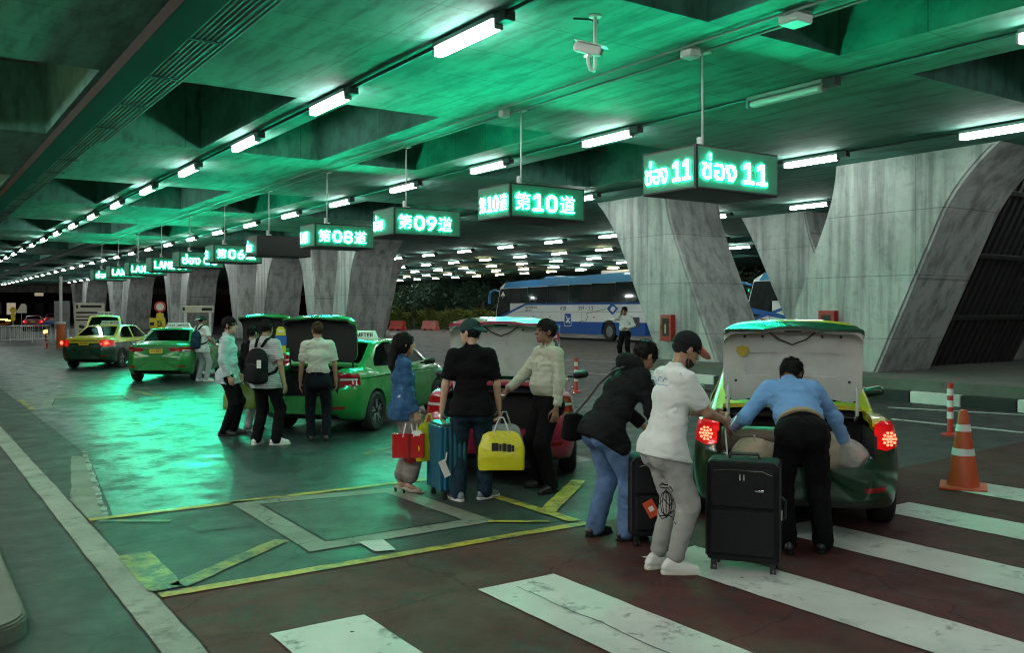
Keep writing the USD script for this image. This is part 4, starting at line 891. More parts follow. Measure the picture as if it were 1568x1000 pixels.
    f.tube(pel + Rl @ V3(.01 + belly * .3, 0, .14), chest + up * .02, (w0 + lo_ - .008, .100 + belly + lo_), (w1 + .02 + lo_, .106 + lo_), latS, .06)
    f.tube(chest, pel + Rl @ V3(-.01, 0, .49), (w1 + .02 + lo_, .104 + lo_), (w1 - .01, .072 + lo_ * .5), latS, .05)
    f.cone(sho[0] - latS * .03, sho[1] + latS * .03, .056 + lo_ * .3, None, .04); f.cone(sho[0] - latS * .08, neck - up * .0 + latS * .03, .055, .042, .05); f.cone(sho[1] + latS * .08, neck - up * .0 - latS * .03, .055, .042, .05)
    for i in (0, 1):
        r = .054 + lo_ * .55
        if T['long']:
            f.cone(sho[i], el[i], r, r - .008, .05); f.cone(el[i], wr[i] - (wr[i] - el[i]) * .03, r - .010, .040 + lo_ * .3, .03)
        else:
            e = sho[i] + (el[i] - sho[i]) * T['sleeve'] * 1.05; f.cone(sho[i], e, r + .004, r + .002, .05)
    if not T['tuck']:
        lb = (bottom or {}).get('loose', 0)
        for q in (1, -1): f.ell(pel + V3(-.045, .075 * q, -.06), ((.114 + lb * .5) * (.92 if fem else 1), (.114 + lb * .5) * (.88 if fem else 1), .14), k=.05)
        for i in (0, 1): f.cone(hips[i], hips[i] + (knee[i] - hips[i]) * .35, .112 + lb * .6, .10 + lb, .04)
    f.wrinkle(.0112 + .12 * lo_, (9, 9, 17) if not T['long'] else (10, 10, 19), T['seed'])
    if not T['hood']:
        f.ell(neck + Rl @ V3(.035, 0, .035), (.07, .066, .055), k=.0, op='-')
    for i in (0, 1):
        if not T['long']:
            e = sho[i] + (el[i] - sho[i]) * T['sleeve']; dr = (el[i] - sho[i]) / np.linalg.norm(el[i] - sho[i])
            f.put(lambda p, e=e, dr=dr: np.maximum(-((p - e) @ dr), np.linalg.norm(p - e - dr * .05, axis=-1) - .12), e - .18, e + .18, 0, '-')
        else:
            e = wr[i] - (wr[i] - el[i]) * .05; dr = (wr[i] - el[i]) / np.linalg.norm(wr[i] - el[i]); f.put(lambda p, e=e, dr=dr: np.maximum(-((p - e) @ dr), np.linalg.norm(p - e - dr * .05, axis=-1) - .09), e - .14, e + .14, 0, '-')
    if T['hem'] is not None:
        hd = hem - up * (.03 if not T['tuck'] else -.02)
        f.put(lambda p: np.maximum(((p - hd) @ up), np.linalg.norm((p - hd) - ((p - hd) @ up)[..., None] * up, axis=-1) - (.27 + lo_)), hd - .42, hd + .42, 0, '-')
    tp = part(t, 'shirt' if not T.get('name') else T['name'], fin(f.mesh()), T['mat'], True)
    if T['collar']:
        f = Field(neck - .2, neck + .2, .006); f.cone(neck + Rl @ V3(.012, 0, -.035), neck + Rl @ V3(.0, 0, .03), .078, .066, 0); f.cone(neck + Rl @ V3(.02, 0, -.08), neck + Rl @ V3(.02, 0, .12), .066, .058, 0, '-'); f.cut(neck + Rl @ V3(0, 0, .038), up); f.ell(neck + Rl @ V3(.10, 0, -.01), (.06, .028, .09), k=0, op='-'); f.cut(neck + Rl @ V3(0, 0, -.05), -up); part(tp, 'collar', fin(f.mesh()), T['mat'], True)
    if T['hood']:
        f = Field(neck - .3, neck + .3, .008); f.ell(neck + Rl @ V3(-.07, 0, .0), (.10, .13, .075), Rl, .03); f.cone(neck + Rl @ V3(.06, .07, -.03), neck + Rl @ V3(-.06, .10, .0), .04, .05, .04); f.cone(neck + Rl @ V3(.06, -.07, -.03), neck + Rl @ V3(-.06, -.10, .0), .04, .05, .04); f.ell(neck + Rl @ V3(.01, 0, .06), (.085, .075, .07), k=.01, op='-'); f.wrinkle(.01, (20, 20, 20)); part(tp, 'hood', fin(f.mesh()), T['mat'], True)
    # ---- trousers
    Bm_ = dict(mat=None, loose=.0, end=.05, flare=0, seed=4); Bm_.update(bottom or {}); l = Bm_['loose']
    f = Field(lo, hi, h); tw = .155 if not fem else .15
    f.tube(pel + V3(0, 0, -.06), pel + Rl @ V3(0, 0, .10), (tw + l * .4, .112 + l * .3), (.148, .105), lat, .04)
    for q in (1, -1): f.ell(pel + V3(-.045, .075 * q, -.06) + (V3(-.02, 0, .02) if lean > .6 else 0), (.10, .10, .12), k=.05)
    for i in (0, 1):
        f.cone(hips[i] - V3(0, 0, .02), knee[i], .092 + l * .5, .066 + l, .04); a = ank[i] + (knee[i] - ank[i]) * Bm_['end']; f.cone(knee[i], a + V3(-.005, 0, -.02), .064 + l, .056 + l + Bm_['flare'], .03)
        f.wrinkle(.0, (1, 1, 1))
    f.wrinkle(.009 + .2 * l, (10, 10, 12), Bm_['seed'])
    tpz = pel + Rl @ V3(0, 0, .085); f.put(lambda p: np.maximum(-((p - tpz) @ up), np.linalg.norm((p - tpz) - ((p - tpz) @ up)[..., None] * up, axis=-1) - .23), tpz - .3, tpz + .3, 0, '-')
    tr_ = part(t, 'trousers', fin(f.mesh()), Bm_['mat'], True)
    if belt:
        f = Field(pel - .3, pel + .35, .007); f.tube(pel + Rl @ V3(0, 0, .055), pel + Rl @ V3(0, 0, .098), (.165 + lo_ * .2, .122), (.164 + lo_ * .2, .121), latS, 0); b0, b1 = pel + Rl @ V3(0, 0, .058), pel + Rl @ V3(0, 0, .095); f.cut(b0, -up); f.cut(b1, up); bl = part(t, 'belt', fin(f.mesh()), belt, True)
        part(bl, 'buckle', fin(mv(bx(-.006, -.022, -.018, .006, .022, .018, .004), pel + Rl @ V3(.124, 0, .076))), m_chrome)
    # ---- shoes
    Sh = dict(mat=m_black, sole=m_black, kind='shoe'); Sh.update(shoes or {})
    for i in (0, 1):
        b0 = ank[i] - V3(0, 0, .085 + heel); Rf = rot([0, 0, 1], toes[i]); sp = lambda c, r: mf(mv(trimesh.creation.icosphere(2, r), b0 + Rf @ V3(*c)))
        if Sh['kind'] == 'shoe':
            u = m3.Manifold.batch_hull([sp((-.055, 0, .05), .036), sp((.06, .008, .045), .043), sp((.15, .006, .036), .032), sp((.0, 0, .085), .036), sp((-.03, 0, .09), .033)])
            s_ = m3.Manifold.batch_hull([sp(c, r) for c, r in (((-.06, 0, .02), .036), ((.06, .008, .02), .045), ((.16, .006, .02), .033))]) ^ mf(bx(-9, -9, .002, 9, 9, .028))
            u = u - mf(bx(-9, -9, -1, 9, 9, .024)); sh = part(t, 'shoe', fin(u), Sh['mat'], 50); part(sh, 'sole', fin(s_), Sh['sole'], 40)
        else:
            hz = heel
            u = m3.Manifold.batch_hull([sp((.09, .0, .02), .018), sp((.09, .02, .018), .018), sp((.17, .006, .016), .014), sp((.04, 0, .03), .016)]) + m3.Manifold.batch_hull([sp((.06, .0, .045), .03), sp((.11, .0, .035), .028)]) + m3.Manifold.batch_hull([sp((.09, 0, .012), .014), sp((-.045, 0, .02 + hz), .02), sp((-.02, 0, .015 + hz), .02)])
            sh = part(t, 'shoe', fin(u), Sh['mat'], 50); part(sh, 'heel', fin(m3.Manifold.batch_hull([sp((-.05, 0, .01 + hz), .018), sp((-.05, 0, .008), .012)])), m_black, 40)
    t_info = dict(t=t, wr=[w * sc for w in wr], el=[e * sc for e in el], sho=[s_ * sc for s_ in sho], hc=hc * sc, pel=pel * sc, chest=chest * sc, neck=neck * sc, Rl=Rl, sc=sc, up=up, lat=latS, loc=np.array(loc, float), rz=rz, tp=tp, tr=tr_)
    return t_info
def wpt(I, p):
    "a point of a person's own frame as a point of the world"
    c, s = math.cos(I['rz']), math.sin(I['rz']); return I['loc'] + np.array([c * p[0] - s * p[1], s * p[0] + c * p[1], p[2]])
def gloc(px, py):
    p = at(px, py)
    for _ in range(6): p = at(px, py, gz(p[0]))
    return p
def face(deg): return PI / 2 - math.radians(34.3) - math.radians(deg)   # deg: heading to the right of the camera's own axis
c_black = cloth('black_cloth', (.0045, .0045, .005)); c_navy = cloth('navy_cloth', (.006, .008, .012)); c_jeans = cloth('blue_jeans', (.09, .15, .27), var=.35); c_djeans = cloth('dark_jeans', (.012, .03, .045), var=.35)
c_ltrouser = cloth('pale_grey_trousers', (.34, .37, .38)); c_sweat = cloth('grey_sweatpants', (.30, .29, .275)); c_white = cloth('white_cotton', (.62, .63, .61), var=.05); c_paleshirt = cloth('pale_blue_shirt', (.42, .50, .52), var=.07)
c_cream = cloth('cream_shirt', (.50, .50, .43), var=.06); c_khaki = cloth('pale_khaki_shirt', (.42, .43, .34), var=.08); c_blue = cloth('blue_shirt', (.15, .31, .55), var=.08); c_denim = usdkit.material(stage, '/World/Looks/torn_denim', {'c': ('texture_coordinate', {}), 'n': ('noise_texture', {'scale': 9.0, 'detail': 3.0}), 'r': ('rgb_ramp', {'ramp': [(.3, (.018, .06, .13)), (.6, (.04, .11, .22)), (.665, (.05, .12, .24)), (.69, (.5, .52, .5))]}), 'n2': ('noise_texture', {'scale': 30.0, 'detail': 3.0}), 'b': ('bump', {'distance': .004}), 'p': ('principled_bsdf', {'roughness': .9, 'specular_ior_level': .15})},
    [('c.object', 'n.vector'), ('n.fac', 'r.fac'), ('r.color', 'p.base_color'), ('c.object', 'n2.vector'), ('n2.fac', 'b.height'), ('b.normal', 'p.normal')], surface='p.BSDF'); c_hood = cloth('charcoal_hoodie', (.009, .011, .011))
c_stripe = stripes('striped_shirt', (.48, .50, .49), (.20, .22, .24), 12); c_greycheck = cloth('grey_beige_trousers', (.22, .19, .17), var=.3)
c_capg = cloth('dark_green_cap', (.02, .05, .045)); c_capb = cloth('black_cap', (.012, .014, .014)); c_salmon = cloth('salmon_brim', (.50, .16, .12)); c_belt = cloth('tan_belt', (.34, .28, .16))
m_wshoe = pbr('white_shoe', (.62, .62, .58), .6, var=.06); m_sole = pbr('pale_sole', (.62, .60, .50), .6); m_gshoe = pbr('grey_sneaker', (.16, .19, .20), .7); m_straw = pbr('beige_sandal', (.50, .44, .36), .5)
BL = dict(mat=c_black); 
# ---------------------------------------------------------------- the people in the picture
P = {}
P['glasses'] = person('man in glasses and pale shirt, hand in the pocket of black trousers', gloc(349, 667), face(85), 'light', 1.80, feet=((.06, .10), (-.03, -.10)), toes=(.1, -.25), hands=((.10, .21, .90), (.06, -.205, .88)), elbow=((-.8, .5, 0), (-.9, -.55, 0)), heady=-.15, top=dict(mat=c_paleshirt, long=True, loose=.012, hem=-.13, collar=True, seed=2), bottom=dict(mat=c_black, loose=.004), hair=('short', None), face='glasses', curl=(.6, .6))
P['stripe'] = person('man in a striped tee with a black backpack and white sneakers', gloc(407, 682), face(22), 'tan', 1.77, feet=((-.02, .15), (.06, -.13)), toes=(.1, -.9), hands=((.10, .26, .82), (.02, -.31, .80)), headp=.15, heady=.1, top=dict(mat=c_stripe, loose=.014, hem=-.10, sleeve=.78, seed=5), bottom=dict(mat=c_black, loose=.014, seed=6), shoes=dict(mat=m_wshoe, sole=m_wshoe), hair=('short', None))
P['driver'] = person('driver in a cream short sleeved shirt and dark trousers beside the raised green boot', gloc(487, 676), face(-12), 'tan', 1.73, feet=((.03, .10), (-.02, -.12)), hands=((.08, .26, .82), (.08, -.26, .86)), headp=.1, heady=.35, top=dict(mat=c_cream, loose=.016, hem=.05, sleeve=.8, tuck=True, collar=True, seed=8), bottom=dict(mat=c_navy, loose=.006), hair=('short', m_hairbr), belt=c_navy)
P['behind'] = person('person in grey trousers mostly hidden behind the man with the backpack', gloc(386, 661), face(35), 'light', 1.66, feet=((.0, .11), (.02, -.09)), top=dict(mat=c_black, long=True, hem=-.05), bottom=dict(mat=c_ltrouser), shoes=dict(mat=m_gshoe, sole=m_sole))
P['far'] = person('man in white tee and dark cap with a blue backpack, beside the closed green taxi', gloc(309, 584), face(30), 'tan', 1.76, feet=((.0, .13), (.05, -.12)), toes=(.1, -.9), hands=((.18, .22, 1.0), (.22, -.2, 1.02)), heady=-.4, top=dict(mat=c_white, loose=.015, hem=-.12, sleeve=.75), bottom=dict(mat=c_ltrouser, loose=.008), shoes=dict(mat=m_wshoe, sole=m_wshoe), cap=(c_capg, c_white, True))
P['woman'] = person('woman with a ponytail in a torn denim jacket and heeled sandals', gloc(617, 756), face(72), 'light', 1.62, fem=True, heel=.045, feet=((-.02, .07), (.05, -.06)), toes=(.05, -.1), hands=((.17, .16, .83), (.13, -.19, .80)), elbow=((-.9, .4, 0), (-.9, -.4, 0)), top=dict(mat=c_denim, long=True, loose=.014, hem=-.11, seed=11, name='jacket'), bottom=dict(mat=c_greycheck, loose=.012, end=.24, flare=.02, seed=3), shoes=dict(kind='heel', mat=m_straw), hair=('long', None), curl=(1.1, 1.1))
P['capped'] = person('man in a black tee and backward dark green cap holding a yellow bag', gloc(722, 766), face(-4), 'light', 1.80, feet=((-.02, .13), (.04, -.13)), toes=(.5, -.9), hands=((.03, .30, .80), (.10, -.285, .80)), heady=.95, top=dict(mat=c_black, loose=.010, hem=-.07, sleeve=.82, seed=13), bottom=dict(mat=c_djeans, loose=.016, seed=14), shoes=dict(mat=m_gshoe, sole=m_wshoe), hair=('short', None), cap=(c_capg, c_capg, True), curl=(.9, 1.2))
P['khaki'] = person('stout driver in a pale khaki shirt and black trousers facing the capped man', gloc(838, 751), face(-118), 'brown', 1.80, belly=.035, feet=((.03, .13), (-.02, -.15)), toes=(.3, -.3), hands=((.06, .28, .84), (.34, -.22, 1.02)), elbow=((-.7, .6, 0), (-.6, -.6, -.2)), heady=-.1, headp=-.05, top=dict(mat=c_khaki, long=True, loose=.014, hem=.03, tuck=True, collar=True, seed=15), bottom=dict(mat=c_black, loose=.014, seed=16), belt=c_black, curl=(.5, .5), palm=(None, (-.2, .6, .6)))
P['hood'] = person('man in a black hooded top and blue jeans with a shoulder bag, bending forward', gloc(933, 826), face(66), 'tan', 1.78, lean=.60, feet=((-.06, .13), (.10, -.11)), toes=(.2, -.2), hands=((.42, .16, .88), (.40, -.14, .86)), elbow=((-.5, .8, -.3), (-.5, -.8, -.3)), headp=.62, heady=.1, top=dict(mat=c_hood, long=True, loose=.024, hem=-.12, hood=True, seed=17, name='hooded_top'), bottom=dict(mat=c_jeans, loose=.018, seed=18), curl=(.8, .8))
P['white'] = person('bearded man in a white tee and grey sweatpants with a black and salmon cap', gloc(1020, 876), face(72), 'tan', 1.76, lean=.20, feet=((-.03, .09), (.02, -.08)), toes=(.0, -.35), hands=((.42, .12, 1.10), (.43, -.06, 1.08)), elbow=((-.5, .6, -.7), (-.45, -.8, -.7)), headp=.42, heady=.0, top=dict(mat=c_white, loose=.008, hem=-.07, sleeve=.80, seed=19), bottom=dict(mat=c_sweat, loose=.014, end=.18, flare=-.014, seed=20), shoes=dict(mat=m_wshoe, sole=m_sole), cap=(c_capb, c_salmon, False), face='beard', curl=(.9, .9))
P['bend'] = person('man in a light blue shirt bending deep into the open boot of the yellow taxi', gloc(1224, 845), face(6), 'brown', 1.86, lean=1.06, feet=((-.04, .10), (.0, -.17)), toes=(.1, -.5), hands=((.46, .42, .86), (.46, -.46, .70)), elbow=((-.1, .5, -.6), (-.1, -.6, .1)), headp=.7, heady=-.5, top=dict(mat=c_blue, long=True, loose=.012, hem=.05, tuck=True, collar=True, seed=21), bottom=dict(mat=c_black, loose=.016, seed=22), belt=c_belt, curl=(.7, .7))
P['phone'] = person('man in a white shirt holding a phone to his ear in front of the coach', gloc(957, 555), face(-150), 'tan', 1.74, feet=((0, .14), (0, -.14)), hands=((.24, .16, 1.08), (.10, -.13, 1.50)), elbow=((-.4, .8, -.3), (.1, -.6, -1)), headp=.1, top=dict(mat=c_white, long=True, loose=.016, hem=.05, tuck=True, seed=23), bottom=dict(mat=c_black, loose=.01), curl=(.8, .9), palm=(None, (0, .9, .2)))

def printed(I, target, u0, z0, curves, r, mt, label=None):
    "thin printed strokes laid on the cloth where it faces the road's near side; curves are (across, up) in metres"
    m = target; d = -np.array([I['loc'][0], I['loc'][1], 0.0]); d /= np.linalg.norm(d); c, s_ = math.cos(-I['rz']), math.sin(-I['rz']); d = np.array([c * d[0] - s_ * d[1], s_ * d[0] + c * d[1], 0]); u = np.array([-d[1], d[0], 0]); u = u if True else -u
    pts = np.array(UsdGeom.Mesh(m).GetPointsAttr().Get()); fc = np.array(UsdGeom.Mesh(m).GetFaceVertexIndicesAttr().Get()).reshape(-1, 3); tmh = trimesh.Trimesh(pts, fc, process=False)
    for cv in curves:
        cv = np.array(cv, float); cv = np.stack([np.interp(np.linspace(0, 1, 4 * len(cv)), np.linspace(0, 1, len(cv)), cv[:, k]) for k in (0, 1)], 1)
        o = d * 1.5 + u * (u0 + cv[:, :1]) + np.array([0, 0, 1]) * (z0 + cv[:, 1:]); hit, idx, _ = tmh.ray.intersects_location(o, np.repeat(-d[None], len(o), 0), multiple_hits=False)
        if len(hit) < 3: continue
        hit = hit[np.argsort(idx)]; part(m, 'print', tube(hit + d * .0006, r * .72, 5), mt, True)
I = P['white']; k_ = .055
arc = lambda cx, cz, rx, rz_, a0, a1: [(cx + rx * math.cos(a), cz + rz_ * math.sin(a)) for a in np.linspace(a0, a1, 9)]
printed(I, I['tr'], .0, .50, [arc(0, 0, .045, .10, 0, 2 * PI), arc(0, 0, .028, .10, 0, 2 * PI), [(-.05, .13), (-.03, .16), (0, .14), (.03, .16), (.05, .13)], [(-.045, .12), (.045, .12)], [(-.04, .145), (.04, .145)], [(-.06, -.04), (-.02, .03), (.03, -.02), (.06, .05)], [(.06, -.05), (.01, -.09), (-.05, -.10)], [(-.07, -.07), (-.03, -.12), (.02, -.09), (.07, -.12)], [(0, -.11), (0, .11)]], .005, c_black)
printed(I, I['tp'], -.06, 1.42, [[(-.05, .0), (-.03, .03), (-.01, .0), (-.03, -.01)], [(.0, .0), (.01, .035), (.03, .03)], [(.035, .0), (.05, .03), (.07, .02)], [(-.05, -.025), (.07, -.02)]], .005, c_blue)
# ---------------------------------------------------------------- luggage, bags and what people carry
def fl(px, py):
    p = gloc(px, py); return (p[0], p[1], gz(p[0]))
m_soft = cloth('black_luggage_cloth', (.012, .012, .013), .75); m_softedge = pbr('luggage_piping', (.03, .03, .03), .5); m_shell = pbr('blue_metallic_shell', (.02, .16, .26), .22, metallic=.5, coat_weight=.5); m_shelld = pbr('dark_blue_shell', (.008, .03, .045), .4)
m_orange = pbr('orange_red_tag', (.62, .07, .02), .5); m_paper = pbr('white_paper', (.66, .66, .62), .6)
m_ybag = pbr('yellow_plastic_bag', (.58, .55, .015), .28, var=.1, bump=.012, bs=13); m_gbag = pbr('clear_grey_bag', (.30, .34, .33), .25, var=.2, bump=.015, bs=14); m_rbag = pbr('red_glossy_bag', (.42, .012, .012), .2, coat_weight=.6, bump=.006, bs=10); m_rbag2 = pbr('dark_red_bag', (.22, .012, .012), .35); m_olive = pbr('olive_green_bag', (.13, .22, .02), .35, bump=.008, bs=10)
def casters(t, w, d, top):
    for sx in (-1, 1):
        for sy in (-1, 1):
            c = part(t, 'caster', bx(sx * (w / 2 - .05) - .02, sy * (d / 2 - .05) - .02, .045, sx * (w / 2 - .05) + .02, sy * (d / 2 - .05) + .02, top + .01, .006), m_black)
            for q in (-1, 1): part(c, 'wheel', mv(trimesh.creation.cylinder(.026, .016, sections=16), (sx * (w / 2 - .05) + q * .013, sy * (d / 2 - .05), .026), ry=PI / 2), m_black)
def soft_case(label, loc, rz, w, d, h):
    t = thing('suitcase', label, 'suitcase', loc, rz); z0 = .085
    casters(t, w, d, z0)
    part(t, 'body', bx(-w / 2, -d / 2, z0, w / 2, d / 2, z0 + h, .035), m_soft, 40)
    f = -d / 2
    part(t, 'front_pocket', bx(-w / 2 + .03, f - .035, z0 + .06, w / 2 - .03, f + .02, z0 + h * .52, .02), m_soft, 40)
    part(t, 'upper_pocket', bx(-w / 2 + .03, f - .026, z0 + h * .545, w / 2 - .03, f + .02, z0 + h - .055, .02), m_soft, 40)
    part(t, 'zip', tube([(-w / 2 + .05, f - .022, z0 + h - .075), (-.1, f - .029, z0 + h - .06), (w / 2 - .12, f - .029, z0 + h - .062), (w / 2 - .05, f - .027, z0 + h - .09)], .0035, 6), m_chrome)
    part(t, 'piping', tube([(x, f + .012, z) for x, z in ((-w / 2 - .001, z0 + .04), (-w / 2 - .001, z0 + h - .04), (-w / 2 + .04, z0 + h + .001), (w / 2 - .04, z0 + h + .001), (w / 2 + .001, z0 + h - .04), (w / 2 + .001, z0 + .04))], .006, 6), m_softedge)
    part(t, 'top_handle', tube([(-.11, 0, z0 + h - .005), (-.10, 0, z0 + h + .035), (.10, 0, z0 + h + .035), (.11, 0, z0 + h - .005)], .014, 8), m_black)
    part(t, 'side_handle', tube([(w / 2 - .004, 0, z0 + h * .40), (w / 2 + .03, 0, z0 + h * .44), (w / 2 + .03, 0, z0 + h * .6), (w / 2 - .004, 0, z0 + h * .64)], .011, 8), m_black)
    return t
yaw = lambda loc, off=0: math.atan2(loc[1], loc[0]) - PI / 2 + off      # turns a front (-y) towards the viewer's stand
l = fl(1140, 872); t = soft_case('tall black cloth suitcase standing alone on the white crossing stripe', l, yaw(l, -.10), .53, .30, .75)
part(t, 'badge', bx(.09, -.187, .62, .155, -.1765, .636, .003), m_chrome); part(t, 'zip_pull', bx(-.02, -.19, .70, -.008, -.177, .745), m_chrome, False); part(t, 'zip_pull', bx(.008, -.19, .70, .02, -.177, .745), m_chrome, False); part(t, 'tag', bx(.27, -.06, .40, .275, -.02, .47), m_paper, False)
l = fl(1003, 832); t = soft_case('black cloth suitcase with an orange tag between the hooded and the white shirted man', l, yaw(l, .25), .46, .28, .66)
m = mv(bx(-.045, -.004, -.07, .045, .003, .07), (-.08, -.183, .33), ry=-.5); tg = part(t, 'tag', m, m_orange, False); part(tg, 'print', mv(bx(-.02, -.0075, -.02, .02, -.0045, .02), (-.08, -.183, .33), ry=-.5), m_paper, False)
l = fl(686, 760); t = thing('suitcase', 'ribbed blue metallic hard suitcase beside the capped man, white tag hanging', 'suitcase', l, yaw(l, -PI / 2 + .35)); z0 = .07
casters(t, .46, .30, z0); part(t, 'frame', bx(-.225, -.145, z0, .225, .145, z0 + .72, .05), m_shelld, 40)
for i in range(9): part(t, 'rib', bx(-.215 + i * .048, -.166, z0 + .03, -.215 + i * .048 + .036, -.12, z0 + .69, .015), m_shell, 40)
for i in range(5): part(t, 'rib', bx(.20, -.125 + i * .05, z0 + .03, .238, -.125 + i * .05 + .036, z0 + .69, .015), m_shell, 40)
part(t, 'top_handle', tube([(-.10, 0, z0 + .71), (-.09, 0, z0 + .75), (.09, 0, z0 + .75), (.10, 0, z0 + .71)], .012, 8), m_black)
part(t, 'tag', mv(bx(-.035, -.003, -.09, .035, .003, .09), (0, 0, 0), ry=.45), m_paper, False) if 0 else part(t, 'tag', mv(bx(-.004, -.035, -.09, .004, .035, .09), (.255, -.13, .34), rx=.4), m_paper, False); part(t, 'tag_strap', tube([(.235, -.1, .5), (.25, -.11, .46), (.255, -.12, .42)], .008, 6), m_paper)
def bag(name, label, top, rz, w, h, d, mt, hmat, category='bag', hl=.16, print_=None, slump=.02, paper=False):
    "a carrier bag hanging from a hand at TOP: mouth pinched together, bottom full, two loop handles"
    t = thing(name, label, category, top, rz); n = 26; rings = []
    for k in range(15):
        f = k / 14; z = -hl - h * f
        ww = w / 2 * ((.80 + .2 * min(1, f * 2.2)) if not paper else 1.0); dd = d / 2 * ((.12 + .88 * min(1, f * 1.5) ** .8) if not paper else (.75 + .25 * f))
        if k == 14: ww *= .97; dd *= .97
        an = np.arange(n) * 2 * PI / n; c, s_ = np.cos(an), np.sin(an); e = .35 if not paper else .18
        x = ww * np.sign(c) * np.abs(c) ** e; y = dd * np.sign(s_) * np.abs(s_) ** e
        if not paper:
            zz = z + np.abs(x / ww) ** 3 * -.05 * max(0, 1 - f * 2.5)
            o = (meshkit.noise(np.c_[x * 9, y * 9 + 4, np.full(n, z * 9)], len(label)) - .5) * slump * 1.6; x = x * (1 + o); y = y + o * .9 * np.sign(s_)
        else: zz = np.full(n, z)
        rings.append(np.c_[x, y, zz])
    v = np.vstack(rings + [rings[0].mean(0)[None], rings[-1].mean(0)[None]]); f = []
    for k in range(14):
        for j in range(n): a, b, c_, d_ = k * n + j, k * n + (j + 1) % n, (k + 1) * n + (j + 1) % n, (k + 1) * n + j; f += [(a, c_, b), (a, d_, c_)]
    N = 15 * n
    for j in range(n): f += [(N, j, (j + 1) % n), (N + 1, 14 * n + (j + 1) % n, 14 * n + j)]
    m = trimesh.Trimesh(v, f, process=False)
    if m.volume < 0: m.invert()
    part(t, 'body', m, mt, 40)
    for q in (-1, 1):
        dy = q * d * (.07 if not paper else .36)
        part(t, 'handle', tube([(-w * .17, dy, -hl - .03), (-w * .10, dy * .6, -hl * .5), (-.02, dy * .1 + q * .006, .0), (.02, dy * .1 + q * .006, .0), (w * .10, dy * .6, -hl * .5), (w * .17, dy, -hl - .03)], .008, 6), hmat)
    if print_:
        for (x0, z0, x1, z1) in print_[1]: part(t, 'print', bx(x0, -d / 2 - .004, z0, x1, -d / 2 + .012, z1), print_[0], False)
    return t
I = P['capped']; hd = lambda I, i, k=.085: wpt(I, I['wr'][i] + (I['wr'][i] - I['el'][i]) / np.linalg.norm(I['wr'][i] - I['el'][i]) * k)
pr = [(-.10, -.33, -.03, -.25), (-.02, -.33, .00, -.26), (.01, -.335, .05, -.255), (.06, -.34, .10, -.265), (.105, -.335, .13, -.275)]
b = hd(I, 1) + V3(-.02, -.06, 0); b = b - np.r_[b[:2] / np.linalg.norm(b[:2]) * .10, 0]; bag('shopping_bag', 'yellow plastic carrier bag with black lettering in the right hand of the capped man', b, yaw(b), .48, .40, .16, m_ybag, m_paper, print_=(m_ink, pr), hl=.13)
b2 = b + V3(.13, .14, .04); bag('shopping_bag', 'clear grey plastic bag hanging behind the yellow carrier bag', b2, yaw(b2, .3), .40, .46, .14, m_gbag, m_gbag, hl=.12)
I = P['woman']; b = hd(I, 1) + V3(-.083, .056, 0); bag('shopping_bag', 'shiny red paper bag with white cord handles held by the woman', b, yaw(b, -.05), .34, .25, .13, m_rbag, m_paper, hl=.14, paper=True)
part(stage.GetPrimAtPath(Sdf.Path('/World/shopping_bag_002')), 'tissue_paper', mv(bx(.03, -.05, -.2, .15, .05, -.11, .03), (0, 0, 0)), m_paper, 40)
b2 = b + V3(.11, -.01, .0); bag('shopping_bag', 'darker red paper bag just behind the shiny red one', b2, yaw(b2, .5), .30, .30, .12, m_rbag2, m_paper, hl=.14, paper=True)
b3 = b + V3(.225, -.03, .05); bag('shopping_bag', 'yellow carrier bag with a rounded top at the far side of the woman', b3, yaw(b3, .7), .36, .40, .12, m_ybag, m_ybag, hl=.08)
I = P['glasses']; b = hd(I, 0); b = b + V3(.02, .12, -.02); bag('shopping_bag', 'olive green bag hanging behind the legs of the man in glasses', b, yaw(b), .50, .38, .2, m_olive, m_ybag, hl=.10)
# backpacks, worn
def backpack(label, I, mt, strap, tagged=False, k=1.0):
    t = thing('backpack', label, 'backpack', I['loc'], I['rz']); s = I['sc']; q = lambda m: mv(m, s=s)
    L = np.array([0, 0, 0.]); pel = I['pel'] / s
    f = Field(pel + V3(-.45, -.25, -.12), pel + V3(.1, .25, .56), .009)
    f.tube(pel + V3(-.20, 0, -.0), pel + V3(-.19, 0, .26), (.15 * k, .10 * k), (.14 * k, .095 * k), V3(0, 1, 0), .04); f.ell(pel + V3(-.19, 0, .30), (.085 * k, .135 * k, .13), k=.05); f.ell(pel + V3(-.27 * k, 0, .08), (.05, .12, .12), k=.03); f.wrinkle(.004, (14, 14, 14), 4)
    part(t, 'bag', q(f.mesh()), mt, True)
    for y in (-1, 1):
        pts = [pel + V3(*c) for c in ((-.16, .05 * y, .44), (-.09, .075 * y, .535), (.0, .09 * y, .565), (.10, .105 * y, .50), (.145, .12 * y, .36), (.12, .155 * y, .2), (-.04, .185 * y, .10), (-.15, .14 * y, .06))]
        st = tube(pts, .02, 8); part(t, 'strap', q(st), strap, True)
    part(t, 'zip', q(tube([pel + V3(-.292 * k, -.09, .20), pel + V3(-.295 * k, 0, .225), pel + V3(-.292 * k, .09, .20)], .004, 6)), m_softedge)
    if tagged: part(t, 'tag', q(bx(pel[0] - .325, pel[1] - .155, pel[2] + .16, pel[0] - .30, pel[1] - .095, pel[2] + .27, .006)), m_paper)
    return t
backpack('black backpack with a white tag worn over the striped tee', P['stripe'], cloth('black_backpack_cloth', (.011, .012, .013)), c_black, True, 1.12)
backpack('dark blue backpack worn by the man beside the closed green taxi', P['far'], cloth('navy_backpack_cloth', (.012, .03, .055)), c_navy)
